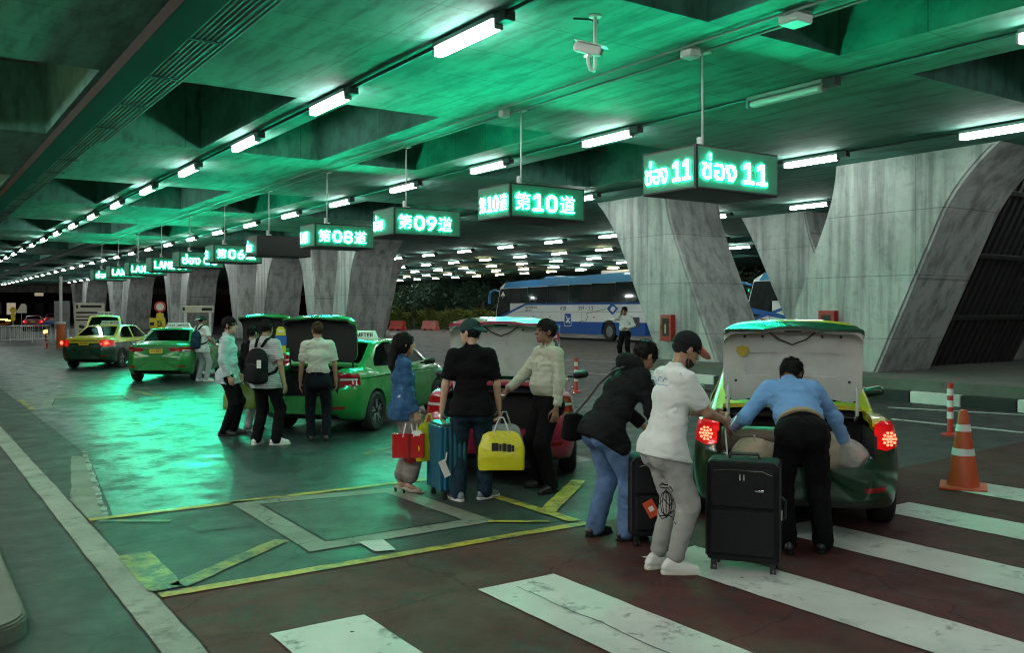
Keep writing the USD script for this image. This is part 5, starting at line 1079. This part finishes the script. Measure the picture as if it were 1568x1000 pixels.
# shoulder bag of the hooded man
I = P['hood']; s = I['sc']; t = thing('shoulder_bag', 'black shoulder bag on a long strap at the back of the hooded man', 'bag', I['loc'], I['rz']); pel = I['pel'] / s
f = Field(pel + V3(-.4, -.1, -.3), pel + V3(.15, .4, .25), .009); f.tube(pel + V3(-.21, .14, -.10), pel + V3(-.19, .14, .07), (.12, .055), (.11, .045), V3(1, .4, 0), .03); f.wrinkle(.004, (14, 14, 14)); part(t, 'bag', mv(f.mesh(), s=s), c_black, True)
nk = I['neck'] / s; part(t, 'strap', mv(tube([pel + V3(-.19, .16, .06)] + [pel + I['Rl'] @ V3(*c) for c in ((-.165, .14, .14), (-.175, .09, .28), (-.16, .01, .42), (-.10, -.075, .53), (.02, -.10, .535), (.11, -.06, .44), (.165, .06, .28), (.15, .15, .14), (.0, .205, .06))] + [pel + V3(-.17, .19, .06)], .011, 8), s=s), m_softedge, True)
# small things in hands
b = hd(P['khaki'], 1, .11); tag(part(None, 'paper_slip', mv(bx(-.09, -.045, -.003, .09, .045, .003), b + V3(0, 0, .02), rz=.7, rx=.2), m_paper, False), 'white paper slip in the hand of the stout driver', 'paper')
b = hd(P['phone'], 1, .07); tag(part(None, 'mobile_phone', mv(bx(-.036, -.005, -.07, .036, .005, .07, .004), b + V3(0, 0, .02), rz=P['phone']['rz']), m_black), 'dark phone held to the ear by the man in front of the coach', 'phone')
a = hd(P['white'], 0, .08); tag(part(None, 'cord', tube([a, a + V3(.06, .02, -.06), a + V3(.18, .05, -.09), a + V3(.30, .1, -.03)], .006, 6), m_paper, True), 'white cord drooping from the hands of the bearded man', 'cord')
tag(part(None, 'charging_cable', tube([a + V3(.0, -.05, -.04), a + V3(.02, -.06, -.3), a + V3(.03, -.05, -.5)], .006, 6), m_paper, True), 'white cable hanging straight down in front of the lit tail light', 'cord')
# what lies in the open boot of the yellow taxi
def inboot(car_loc, rz, x, y, z): c, s_ = math.cos(rz), math.sin(rz); return (car_loc[0] + c * x - s_ * y, car_loc[1] + s_ * x + c * y, car_loc[2] + z)
C1 = (ploc(1219, 7.62), head(14.5))
def lump(name, label, x, y, z, r, mt, seed, catn):
    f = Field(V3(-.45, -.45, -.3), V3(.45, .45, .4), .012); f.ell((0, 0, 0), r, k=0); f.cone((-r[0] * .4, -r[1] * .4, r[2] * .2), (r[0] * .4, r[1] * .4, r[2] * .3), r[2] * .6, None, .06); f.wrinkle(.015, (11, 11, 11), seed); f.cut((0, 0, -r[2] * .8), (0, 0, -1))
    t = thing(name, label, catn, inboot(*C1, x, y, z + r[2] * .8), C1[1]); part(t, 'bag', f.mesh(), mt, True); part(t, 'strap', tube([(-r[0] * .6, 0, r[2] * .75), (0, .02, r[2] * 1.25), (r[0] * .6, 0, r[2] * .75)], .01, 6), mt); return t
m_beige = cloth('beige_bag_cloth', (.40, .33, .24), bump=.004); m_beigeg = cloth('pale_print_bag_cloth', (.36, .33, .30), bump=.004, )
lump('travel_bag', 'beige bag in the right side of the open yellow taxi boot', .42, -.30, .535, (.24, .17, .19), m_beige, 3, 'bag'); lump('travel_bag', 'pale printed bag pressed into the right corner of the yellow taxi boot', .24, -.46, .535, (.12, .09, .17), m_beigeg, 5, 'bag'); lump('travel_bag', 'flat cream cloth bag at the left of the yellow taxi boot', .35, .32, .535, (.26, .22, .15), m_beige, 9, 'bag')
tg = thing('gas_tank', 'brown cylinder with a white label inside the yellow taxi boot', 'tank', inboot(*C1, .62, .0, .72), C1[1]); part(tg, 'tank', mv(trimesh.creation.capsule(.6, .17, count=[16, 24]), (0, .3, 0), rx=PI / 2), pbr('tank_paint', (.10, .06, .03), .5), True); part(tg, 'label', bx(-.19, .12, -.05, -.15, .24, .05, .01), m_paper)
# ---------------------------------------------------------------- cones and delineator posts
m_cone = pbr('orange_cone_plastic', (.50, .075, .02), .5, var=.15); m_cone2 = pbr('red_post_plastic', (.48, .03, .02), .45); m_refl = pbr('white_reflective_band', (.62, .62, .60), .4)
l = fl(1475, 747); t = thing('traffic_cone', 'tall orange traffic cone with two white bands on the crossing at right', 'traffic cone', l, .5)
sl = lambda z: .165 - (z - .03) * .150
part(t, 'base', bx(-.235, -.235, 0, .235, .235, .032, .012), m_cone); part(t, 'shaft', lathe([(0, .0325), (sl(.03), .0325), (sl(.84), .84), (.03, .852), (0, .85)], 28), m_cone, 40)
for z in (.36, .62): part(t, 'band', lathe([(sl(z) + .001, z), (sl(z) + .004, z), (sl(z + .075) + .004, z + .075), (sl(z + .075) + .001, z + .075)], 28), m_refl, 40)
def post(px, py, h, label, g=None):
    t = thing('delineator_post', label, 'delineator', fl(px, py), 0, g)
    part(t, 'base', lathe([(0, 0), (.12, 0), (.12, .025), (.06, .045), (0, .045)], 20), m_cone2); part(t, 'shaft', lathe([(0, .0455), (.042, .0455), (.042, h - .01), (.035, h), (0, h)], 18), m_cone2, 40)
    for k in range(3): z = h - .19 - k * .17; part(t, 'band', lathe([(.0425, z), (.0455, z), (.0455, z + .1), (.0425, z + .1)], 18), m_refl, 40)
    return t
post(1455, 667, .78, 'red and white post beside the traffic cone, near the kerb'); post(882, 601, .78, 'red and white post right of the pink taxi mirror'); post(948, 592, .78, 'red and white post below the man with the phone')
post(72, 533, .8, 'red and white post on the far left near the railings')
# ---------------------------------------------------------------- fire hose boxes on the nearest pier
m_fire = pbr('red_cabinet_paint', (.30, .012, .012), .4); m_cabglass = pbr('cabinet_window', (.05, .05, .045), .15)
def firebox(px, py, label):
    y = atX(px, 17.45); d = SA * 17.45 + CA * y; z = EYE - (py - 476) / F * d
    t = thing('fire_hose_box', label, 'fire box', (17.49, y, z))
    part(t, 'cabinet', bx(-.16, -.21, -.36, .0, .21, .36, .01), m_fire); part(t, 'window', bx(-.168, -.12, -.22, -.1605, .12, .26), m_cabglass, False); part(t, 'hose', bx(-.174, -.03, -.15, -.1685, .03, .1, .002), pbr('hose_' + str(px), (.35, .28, .12), .7)); part(t, 'handle', bx(-.185, .15, -.04, -.161, .17, .06, .004), m_chrome)
firebox(1024, 502, 'red fire hose box on the left limb of the nearest pier'); firebox(1270, 500, 'red fire hose box on the right limb, above the raised taxi boot')
# ---------------------------------------------------------------- surveillance camera
t = thing('security_camera', 'white security camera on a bent pipe under the green tinted soffit', 'camera', (6.4, 7.75, ZC), 0)
part(t, 'pipe', tube([(0, 0, 0), (0, 0, -.42), (0, .0, -.56), (-.03, -.02, -.62), (-.09, -.03, -.62), (-.12, -.03, -.55), (-.12, -.02, -.48)], .022, 10), m_white_pl, True); part(t, 'flange', lathe([(0, -.02), (.07, -.02), (.07, -.001), (0, -.001)], 18), m_white_pl)
hs = part(t, 'housing', mv(bx(-.17, -.055, -.05, .15, .055, .055, .03), (-.11, -.02, -.40), rz=-.9, ry=.30), m_white_pl, 40); part(hs, 'sun_shield', mv(bx(-.175, -.065, .0585, .20, .065, .07, .005), (-.11, -.02, -.40), rz=-.9, ry=.30), m_white_pl); part(hs, 'lens', mv(bx(.1505, -.04, -.035, .158, .04, .04, .003), (-.11, -.02, -.40), rz=-.9, ry=.30), m_black); part(t, 'clamp', bx(-.15, -.06, -.49, -.09, .02, -.455, .008), m_white_pl)
part(t, 'cable', tube([(0, 0, -.02), (.08, .05, -.05), (.02, .12, -.01), (-.15, .2, -.01)], .012, 6), m_black)
# ---------------------------------------------------------------- coaches
m_bwhite = pbr('coach_white_paint', (.78, .80, .80), .3, coat_weight=.6, var=.05); m_bblue = pbr('coach_blue_paint', (.02, .10, .38), .3, coat_weight=.6); m_bteal = pbr('coach_roof_blue', (.03, .20, .42), .3, coat_weight=.5); m_bglass = pbr('coach_dark_glass', (.010, .016, .016), .06, coat_weight=1.0, coat_roughness=.02)
m_bgrey = pbr('coach_grey_panel', (.06, .065, .07), .5); m_bred = pbr('coach_red_stripe', (.35, .03, .12), .4)
def coach(label, loc, first=True):
    """local x runs along the coach from its rear (0) to its front, y out of the side that is seen; base at the ground"""
    L, Wd, H = 13.4, 2.5, 3.55; rz = PI / 2
    t = thing('coach', label, 'bus', loc, rz)
    side = Polygon([(0, .32), (13.25, .32), (13.4, .8), (13.35, 1.6), (12.9, 3.0), (12.3, 3.28), (.4, 3.45), (.08, 3.2), (0, 1.4)])
    wh = [2.75, 10.75]; body = mf(prism(side.buffer(-.06).buffer(.06), 'y', 0, Wd))
    for x in wh: body = body - mf(mv(trimesh.creation.cylinder(.60, 1.0, sections=40), (x, Wd - .3, .5), rx=PI / 2))
    lo, up = body.split_by_plane([0, 0, -1], -.98)
    part(t, 'skirt', lo, m_bblue, 30); part(t, 'body', up, m_bwhite, 30)
    y = Wd
    part(t, 'roof', mf(prism(Polygon([(.1, 3.06), (12.6, 2.94), (12.3, 3.30), (.5, 3.56), (.1, 3.3)]), 'y', .02, Wd + .006)), m_bteal, 30)
    part(t, 'roof_unit', bx(1.2, .5, 3.52, 4.0, 2.0, 3.72, .06), m_bwhite); part(t, 'roof_unit', bx(7.2, .6, 3.35, 9.2, 1.9, 3.56, .06), m_bteal)
    xs = [.25, 2.2, 4.15, 6.1, 8.05, 10.0, 11.85]
    for a, b in zip(xs[:-1], xs[1:]): part(t, 'window', mv(bx(a + .012, -.012, 0, b - .012, .0, 1.03 - .012 * a), (0, y + .075 + .004 * (hash(a) % 3), 2.02), rx=.068), m_bglass)
    part(t, 'front_side_glass', prism(Polygon([(11.87, 1.55), (13.30, 1.15), (13.28, 1.65), (12.88, 2.90), (11.87, 2.92)]), 'y', y + .002, y + .014), m_bglass, False)
    part(t, 'side_stripe', prism(Polygon([(.0, 1.90), (10.2, 1.90), (13.32, 1.0), (13.34, 1.14), (10.25, 2.015), (.0, 2.015)]), 'y', y + .003, y + .012), m_bblue, False)
    part(t, 'windscreen', bx(13.30, .15, 1.3, 13.42, 2.35, 2.6, .03), m_bglass)
    part(t, 'seam', bx(.1, y + .001, 1.50, 11.4, y + .006, 1.515), m_bgrey, False)
    for x in (5.0, 6.8, 8.6): part(t, 'locker_gap', bx(x, y + .001, .99, x + .012, y + .005, 1.5), m_bgrey, False)
    for x in (3.9, 5.9, 7.8, 9.4, 12.6): part(t, 'latch', bx(x, y + .001, 1.2, x + .09, y + .012, 1.27), m_black, False)
    part(t, 'vent', bx(.4, y + .001, .75, 1.3, y + .01, 1.25), m_bgrey, False)
    part(t, 'door_gap', bx(12.0, y + .001, .4, 12.02, y + .008, 1.5), m_bgrey, False)
    for x in wh:
        w = part(t, 'wheel', mv(trimesh.creation.cylinder(.26, .16, sections=28), (x, y - .14, .5), rx=PI / 2), m_dark, 30)
        part(w, 'tyre', mv(lathe([(.29, -.13), (.46, -.14), (.5, -.1), (.5, .1), (.46, .14), (.29, .13), (.29, -.13)], 36, 'y'), (x, y - .15, .5)), m_tyre)
        part(w, 'rim', mv(lathe([(.0, .02), (.12, .0), (.13, .06), (.22, .04), (.285, .12), (.30, .12), (.30, -.1), (.0, -.1)], 32, 'y'), (x, y - .15, .5)), m_alloy)
    part(t, 'mirror_arm', tube([(13.1, y - .1, 2.75), (13.5, y + .02, 2.85), (13.85, y + .1, 2.72), (13.95, y + .12, 2.4), (13.95, y + .12, 2.0)], [.06, .07, .08, .09, .10], 10), m_bteal, True)
    if first:
        def txt(s_, h, x, z, mt): m = meshkit.text_mesh(s_, h, .004, True); m = mv(m, (0, 0, 0), rx=PI / 2); m = mv(m, (x, y + .002, z), rz=PI); part(t, 'lettering', m, mt, False)
        txt('LIMOUSINE BUS', .11, 10.3, 1.72, m_bgrey); txt('AIRPORT', .11, 10.3, 1.54, m_bgrey); txt('A1B', .2, 6.9, 1.62, m_bgrey); txt('359 - 1 1', .2, 5.3, 1.62, m_bgrey)
        part(t, 'route_line', tube([(5.2, y + .006, .98), (4.6, y + .006, 1.06), (4.45, y + .006, 1.3), (4.6, y + .006, 1.42), (3.6, y + .006, 1.56), (3.0, y + .006, 1.66)], .014, 5), m_bgrey)
        part(t, 'emblem', prism(Polygon([(2.0, 1.68), (2.45, 1.35), (2.9, 1.68), (2.45, 2.01)]), 'y', y + .013, y + .018), m_bblue, False); part(t, 'emblem_core', prism(Polygon([(2.2, 1.66), (2.4, 1.5), (2.62, 1.6), (2.5, 1.8), (2.3, 1.8)]), 'y', y + .0185, y + .022), m_bwhite, False)
        plate = sbox(5.95, .80, 6.45, 1.38).buffer(.04)
        part(t, 'plane_badge_rim', prism(plate.buffer(.03).difference(plate), 'y', y + .008, y + .016), m_bwhite, False); part(t, 'plane_badge', prism(plate, 'y', y + .008, y + .014), m_bblue, False)
        pl = shapely.union_all([LineString([(6.02, .9), (6.36, 1.28)]).buffer(.035), Polygon([(6.2, 1.12), (6.02, 1.22), (6.0, 1.16), (6.14, 1.0)]), Polygon([(6.22, 1.1), (6.38, .96), (6.34, .9), (6.14, .98)])]); part(t, 'plane_symbol', prism(pl, 'y', y + .0145, y + .018), m_bwhite, False)
        pl2 = Polygon([(12.35, 2.45), (12.6, 2.75), (12.85, 2.45), (12.65, 2.52), (12.62, 2.3), (12.56, 2.52)]); part(t, 'window_emblem', prism(pl2, 'y', y + .0145, y + .017), m_bwhite, False)
    else:
        part(t, 'swirl', prism(Polygon([(9.5, .99), (13.3, 1.5), (13.3, 1.75), (11.5, 1.45)]), 'y', y + .013, y + .017), m_bblue, False); part(t, 'swirl', prism(Polygon([(11.0, .99), (12.6, 1.25), (12.2, .99)]), 'y', y + .013, y + .0175), m_bred, False)
    return t
coach('white and blue coach with plane symbols on the far road, front to the left', (30.6 + 2.5, 33.2, gz(31)))
coach('second white and blue coach seen in the gap between the pier limbs', (32.4 + 2.5, 15.0, gz(31)), False)
# ---------------------------------------------------------------- hedge, plants, trees
rg = np.random.default_rng(11)
def leaves(c, n, size, seed, squash=1.0, up=.3):
    "n leaf-shaped faces at the points c"
    r = np.random.default_rng(seed); u = r.normal(size=(n, 3)); u[:, 2] = u[:, 2] * .6 + up; u /= np.linalg.norm(u, axis=1, keepdims=True); w = np.cross(u, r.normal(size=(n, 3))); w /= np.linalg.norm(w, axis=1, keepdims=True)
    s = size * r.uniform(.6, 1.4, (n, 1)); a, b, d, e = c, c + u * s * .5 + w * s * .28, c + u * s, c + u * s * .5 - w * s * .28
    v = np.stack([a, b, d, e], 1).reshape(-1, 3); i = np.arange(n)[:, None] * 4
    return trimesh.Trimesh(v, np.vstack([i + [0, 1, 2], i + [0, 2, 3]]), process=False)
def leafmat(name, col):
    return usdkit.material(stage, '/World/Looks/' + name, {'g': ('geometry', {}), 'r': ('rgb_ramp', {'ramp': [(0, [c * .5 for c in col]), (1, [c * 1.5 for c in col])]}), 'd': ('principled_bsdf', {'roughness': .55}), 't': ('translucent_bsdf', {}), 'm': ('mix_closure', {'fac': .25})},
        [('g.random_per_island', 'r.fac'), ('r.color', 'd.base_color'), ('r.color', 't.color'), ('d.BSDF', 'm.closure1'), ('t.BSDF', 'm.closure2')], surface='m.closure')
m_leaf = leafmat('hedge_leaf', (.26, .33, .06)); m_leafd = leafmat('dark_tree_leaf', (.14, .30, .20)); m_grass = leafmat('strappy_leaf', (.09, .14, .03)); m_bark = pbr('tree_bark', (.12, .13, .12), .9, var=.4, bump=.02, bs=12)
ha, hb = np.array(atd(575, 84.0)), np.array(atd(812, 70.0)); hd_ = (hb - ha) / np.linalg.norm(hb - ha); hn = np.array([hd_[1], -hd_[0]]); hl_ = np.linalg.norm(hb - ha)
t = thing('hedge', 'long clipped green hedge behind the red barriers and the coach front', 'hedge', (ha[0], ha[1], .38), math.atan2(hd_[1], hd_[0]))
n = 9000; u = rg.uniform(0, hl_, n); hh = 1.25 + .28 * meshkit.noise(np.c_[u * .6, u * 0, u * 0]) + .2 * meshkit.noise(np.c_[u * 2.6, u * 0 + 3, u * 0]); zz = rg.uniform(0, 1, n) ** .6 * hh; yy = np.where(rg.random(n) < .6, -.75 + rg.normal(0, .1, n), rg.uniform(-.8, .8, n))
part(t, 'leaves', leaves(np.c_[u, yy, zz], n, .24, 4), m_leaf, False, kind='stuff'); part(t, 'core', bx(0, -.6, -.1, hl_, .6, .98, .2), m_leafd, 30)
for k, px in enumerate((612, 634, 655, 735)):
    q = atd(px, 80 - (px - 600) * .05); t = thing('strappy_plant', ['spiky plant at the left end of the hedge', 'second spiky plant rising from the hedge', 'spiky plant above the gap between the barriers', 'spiky plant beside the front of the coach'][k], 'plant', (q[0], q[1], .38 + .9))
    b = []
    for i in range(26):
        a = rg.uniform(0, 6.28); r_ = rg.uniform(.3, 1.0); hgt = rg.uniform(.7, 1.5); b.append(tube([(0, 0, 0), (math.cos(a) * r_ * .4, math.sin(a) * r_ * .4, hgt * .7), (math.cos(a) * r_, math.sin(a) * r_, hgt * rg.uniform(.6, 1.0))], [.03, .03, .004], 4))
    part(t, 'blades', trimesh.util.concatenate(b), m_grass, False, kind='stuff'); part(t, 'stem', tube([(0, 0, -.9), (0, 0, .1)], .05, 6), m_bark)
def tree(px, d, h, spread, label, seed):
    h = min(h * .52, 4.75)
    q = atd(px, d); r = np.random.default_rng(seed); t = thing('tree', label, 'tree', (q[0], q[1], .36)); hs = h * .45
    part(t, 'trunk', tube([(0, 0, -.1), (.1, .05, hs * .5), (-.05, .1, hs), (.1, 0, h * .8)], [.22, .17, .14, .06], 8), m_bark); pts = []
    for i in range(9):
        a = r.uniform(0, 6.28); z0 = r.uniform(.35, .75) * h; e = np.array([math.cos(a) * spread * r.uniform(.4, 1), math.sin(a) * spread * r.uniform(.4, 1), z0 + r.uniform(.05, .25) * h]); part(t, 'branch', tube([(0, 0, z0), (e * [.5, .5, 1] + [0, 0, z0 - e[2]]) * [1, 1, 1] + [0, 0, .3], e], [.08, .05, .02], 5), m_bark)
        for j in range(5): pts.append(e + r.normal(0, .35 * spread / 2, 3) * [1, 1, .7])
    c = np.repeat(np.array(pts), 55, 0); c = c + r.normal(0, .42, c.shape); part(t, 'crown', leaves(c, len(c), .34, seed), m_leafd, False)
for k, (px, d, h, sp) in enumerate([(636, 98, 8.5, 2.6), (660, 104, 9, 2.8), (684, 96, 8, 2.4), (712, 100, 9, 2.8), (742, 95, 8.5, 2.6), (775, 99, 9, 2.8), (812, 92, 9, 2.8), (602, 112, 9, 2.8), (690, 118, 10, 3.2), (860, 88, 9, 2.8), (925, 84, 9, 3), (1135, 70, 9, 3)]):
    tree(px, d, h, sp, ['slender dark tree at the left of the planting behind the hedge', 'dark tree second from the left behind the hedge', 'thin dark tree above the right red barrier', 'dark tree behind the hedge, halfway to the coach', 'dark tree left of the coach mirror', 'dark tree just above the coach front', 'dark tree over the coach roof towards its front', 'dark tree behind the back pier at the hedge end', 'tall dark tree far behind the hedge', 'dark tree behind the middle of the coach', 'dark tree behind the rear of the coach', 'dark tree seen through the gap of the nearest pier'][k], 50 + k)
# dark building far behind the trees, and the far end of the left street
m_wall = pbr('far_wall', (.04, .05, .05), .8, var=.3, vs=.2, world=True); m_win = pbr('far_window', (.02, .03, .03), .1); m_winlit = emit('lit_far_window', (1.0, .86, .6), .25)
def block(label, a, b, dp, h, nx, nz, lit, seed):
    a, b = np.array(a), np.array(b); L = np.linalg.norm(b - a); an = math.atan2(b[1] - a[1], b[0] - a[0]); t = thing('far_building', label, 'building', (a[0], a[1], 0), an); r = random.Random(seed)
    part(t, 'wall', bx(0, 0, 0, L, dp, h), m_wall, False); part(t, 'roof_edge', bx(-.2, -.2, h + .002, L + .2, dp + .2, h + .5), m_wall, False)
    for i in range(nx):
        for j in range(nz):
            x = L * (i + .5) / nx; z = 1.2 + (h - 1.5) * j / nz; w = L / nx * .32
            f = part(t, 'window', bx(x - w, -.04, z, x + w, -.002, z + (h - 1.5) / nz * .62), m_winlit if r.random() < lit else m_win, False)
block('long dark building far behind the hedge and trees', atd(560, 150), atd(1000, 128), 12, 11, 16, 3, .0, 3)
block('dark building at the far end of the left street', atd(-60, 175), atd(190, 190), 10, 9, 12, 2, .12, 5)
# ---------------------------------------------------------------- barriers, trolley, boards
m_barr = pbr('red_barrier_plastic', (.50, .05, .035), .5, var=.15); m_barr2 = pbr('faded_pink_barrier_plastic', (.50, .15, .13), .5)
def barrier(px, py, label, mt):
    q = gloc(px, py); t = thing('water_barrier', label, 'barrier', (q[0], q[1], .38), math.atan2(hd_[1], hd_[0]))
    pol = Polygon([(-.27, 0), (.27, 0), (.25, .22), (.12, .42), (.10, .78), (-.10, .78), (-.12, .42), (-.25, .22)]); m = mf(prism(pol, 'x', -.85, .85))
    for x in (-.4, .4): m = m - mf(bx(x - .16, -1, -.1, x + .16, 1, .12))
    part(t, 'body', m, mt, 30); part(t, 'cap', mv(trimesh.creation.cylinder(.06, .05, sections=14), (.5, 0, .80)), m_black); part(t, 'coupling', bx(.8505, -.05, .2, .93, .05, .7), mt, False)
barrier(609, 506, 'red plastic barrier nearest the dark pier', m_barr); barrier(659, 506, 'faded pink plastic barrier in front of the hedge', m_barr2); barrier(703, 504, 'red plastic barrier partly behind the raised pink boot', m_barr)
t = thing('railing_sign', 'small white railing with a sign between the two plastic barriers', 'railing', (*gloc(634, 503)[:2], .38), math.atan2(hd_[1], hd_[0]))
part(t, 'top_bar', bx(-.9, -.03, .82, .9, .03, .90), m_refl); part(t, 'panel', bx(-.2, -.04, .4, .2, .0, .8), m_refl, False)
for x in (-.7, .7): part(t, 'leg', bx(x - .03, -.03, 0, x + .03, .03, .82), m_refl, False)
q = gloc(848, 535); t = thing('luggage_trolley', 'luggage trolley with a red panel standing near the coach', 'trolley', (q[0], q[1], gz(q[0])), yaw(q))
for x in (-.25, .25):
    part(t, 'side_frame', tube([(x, -.1, .12), (x, -.05, .9), (x, .05, 1.02)], .018, 6), m_steel); part(t, 'foot_rail', tube([(x, -.3, .1), (x * .9, .6, .14)], .018, 6), m_steel); part(t, 'wheel', mv(trimesh.creation.cylinder(.07, .04, sections=16), (x, -.25, .07), ry=PI / 2), m_black); part(t, 'strut', tube([(x, -.3, .08), (x * .5, -.15, .4)], .014, 6), m_refl)
part(t, 'handle', tube([(-.25, .05, 1.02), (.25, .05, 1.02)], .022, 8), m_bteal); part(t, 'panel', bx(-.22, -.13, .40, .22, -.10, .70), pbr('red_advert_panel', (.40, .03, .05), .4), False); part(t, 'basket', bx(-.24, -.14, .71, .24, -.02, .95, .02), m_bteal)
part(t, 'panel_print', bx(-.14, -.135, .49, .14, -.131, .60), m_refl, False)
# the white tube on its orange bollard, railings, boards at the far left
q = gloc(93, 533); t = thing('bollard_pole', 'orange bollard carrying a tall thin white pole at far left', 'bollard', (q[0], q[1], 0))
part(t, 'bollard', lathe([(0, 0), (.22, 0), (.2, 1.25), (.0, 1.26)], 20), pbr('orange_bollard', (.55, .12, .03), .45), 40); part(t, 'collar', lathe([(.0, 1.261), (.25, 1.261), (.25, 1.38), (0, 1.4)], 20), m_refl, 40); part(t, 'pole', lathe([(0, 1.401), (.075, 1.401), (.075, 3.75), (0, 3.76)], 12), m_refl, 40)
for k, (px, py, w) in enumerate([(20, 527, 2.0), (47, 525, 2.2)]):
    q = gloc(px, py); t = thing('crowd_railing', ['white crowd railing at the left edge of the street', 'white crowd railing in front of the far red car'][k], 'railing', (q[0], q[1], 0), yaw(q, .1))
    part(t, 'frame', tube([(-w / 2, 0, .02), (-w / 2, 0, 1.05), (w / 2, 0, 1.05), (w / 2, 0, .02)], .03, 6), m_refl, 40); part(t, 'rail', tube([(-w / 2, 0, .25), (w / 2, 0, .25)], .02, 6), m_refl)
    for i in range(9): part(t, 'bar', tube([(-w / 2 + w * (i + 1) / 10, 0, .25), (-w / 2 + w * (i + 1) / 10, 0, 1.05)], .013, 5), m_refl)
m_boardw = pbr('pale_board', (.50, .46, .36), .6); m_boardg = pbr('grey_board', (.16, .18, .18), .7); m_yb = pbr('yellow_sign_board', (.60, .44, .02), .5)
def board(name, label, px, py0, py1, d, w, mt, mb, rows=(), legs=True, off=0, cat_='sign'):
    q = atd(px, d); z1 = EYE - (py0 - 476) / F * d; z0 = EYE - (py1 - 476) / F * d; t = thing(name, label, cat_, (q[0], q[1], 0), yaw(q, off))
    part(t, 'panel', bx(-w / 2, -.06, z0, w / 2, .06, z1, .015), mt)
    if legs:
        for x in (-w * .38, w * .38): part(t, 'leg', bx(x - .05, -.04, 0, x + .05, .04, z0 - .002), m_refl, False)
    for (x0, a, x1, b) in rows: part(t, 'print', bx(-w / 2 + w * x0, -.068, z0 + (z1 - z0) * a, -w / 2 + w * x1, -.0605, z0 + (z1 - z0) * b), mb, False)
    return t
board('sign_board', 'large pale notice board with dark lines of text behind the far taxi', 137, 464, 506, 58, 1.75, m_boardw, m_ink, [(.06, .80, .12, .93), (.2, .83, .9, .92), (.06, .62, .9, .68), (.06, .48, .8, .52), (.06, .36, .85, .40)])
board('sign_board', 'grey panel standing behind the white pole at far left', 95, 461, 503, 60, .95, m_boardg, m_ink, [(.1, .5, .9, .52)])
board('sign_board', 'dark board with a bright corner just left of the pale notice board', 121, 464, 497, 61, .5, m_boardg, m_boardw, [(.1, .7, .8, .95)])
board('sign_board', 'low wide pale sign on two white posts in front of the fourth pier', 303, 468, 479, 38, 1.28, m_boardw, m_ink, [(.03, .3, .1, .75), (.62, .3, .95, .7)])
t = board('sign_board', 'yellow sign board with a black 5 beside the far pier', 241, 487, 503, 44, .74, m_yb, m_ink, [(.05, .3, .3, .6)]); digits(t, '5', .30, (.1, -.07, 1.2), m_ink, rz=0, name='numeral')
q = atd(245, 44); t = thing('round_sign', 'red and white round sign above a small yellow plate on a pole', 'sign', (q[0], q[1], 0), yaw(q)); part(t, 'pole', bx(-.03, .0, 0, .03, .06, 2.4), m_refl, False); part(t, 'disc', mv(lathe([(0, 0), (.27, 0), (.27, .03), (0, .03)], 24, 'y'), (0, -.001, 2.15)), m_cone2, 30); part(t, 'disc_face', mv(lathe([(0, 0), (.18, 0), (.18, .006), (0, .006)], 24, 'y'), (0, -.0315, 2.15)), m_refl, 30); part(t, 'plate', bx(-.17, -.03, 1.48, .17, -.001, 1.84), m_yb, False)
q = atd(430, 16.5); t = thing('stacked_sign', 'small upright sign of yellow, blue and red bands left of the raised green boot', 'sign', (q[0], q[1], 0), yaw(q)); part(t, 'pole', bx(-.03, .03, 0, .03, .08, 1.1), m_steel, False)
part(t, 'yellow_cap', prism(Polygon([(-.09, 1.5), (.09, 1.5), (.08, 1.61), (.04, 1.66), (-.04, 1.66), (-.08, 1.61)]), 'y', 0, .06), m_yb, False); part(t, 'blue_band', bx(-.10, -.01, 1.32, .10, .07, 1.498), m_bblue, False); part(t, 'yellow_band', bx(-.09, 0, 1.18, .09, .06, 1.318), m_yb, False); part(t, 'red_band', bx(-.085, 0, 1.05, .085, .06, 1.178), m_cone2, False); part(t, 'white_print', bx(-.05, -.006, 1.56, .05, -.001, 1.60), m_refl, False)
q = atd(20, 92); t = thing('round_sign', 'small yellow sign on a post at the far left street', 'sign', (q[0], q[1], 0), yaw(q)); part(t, 'pole', bx(-.05, 0, 0, .05, .1, 1.0), m_steel, False); part(t, 'plate', bx(-.2, -.03, .95, .2, 0, 1.75), m_yb, False); part(t, 'disc', mv(lathe([(0, 0), (.3, 0), (.3, .04), (0, .04)], 20, 'y'), (0, 0, 2.05)), m_yb, 30)
q = atd(33, 100); t = thing('rounded_sign', 'pale fan shaped sign on a thin post at the far left street', 'sign', (q[0], q[1], 0), yaw(q)); part(t, 'pole', bx(-.04, 0, 0, .04, .08, 1.7), m_steel, False); part(t, 'panel', prism(Polygon([(-.5, 1.7), (.5, 1.7), (.5, 2.5), (.3, 2.75), (.0, 2.75), (-.5, 1.9)]), 'y', -.04, 0), m_boardw, False)
m_orl = emit('orange_street_light', (1.0, .35, .06), 6.0)
for k, (px, py, d) in enumerate([(6, 489, 130), (74, 497, 120), (70, 508, 58), (12, 502, 140)]):
    q = atd(px, d); z = EYE - (py - 476) / F * d; t = thing('warning_light', ['orange glow of a vehicle at the left edge of the street', 'row of orange roof lights right of the far red car', 'orange flashing light on a post by the railings', 'second orange light low at the left edge of the street'][k], 'lamp', (q[0], q[1], 0), yaw(q))
    part(t, 'post', bx(-.05, 0, 0, .05, .1, max(.3, z - .12)), m_dark, False); w = [.5, .7, .12, .35][k]; part(t, 'lens', bx(-w, -.02, max(.3, z - .12) + .002, w, .12, max(.3, z - .12) + .22, .02), m_orl)
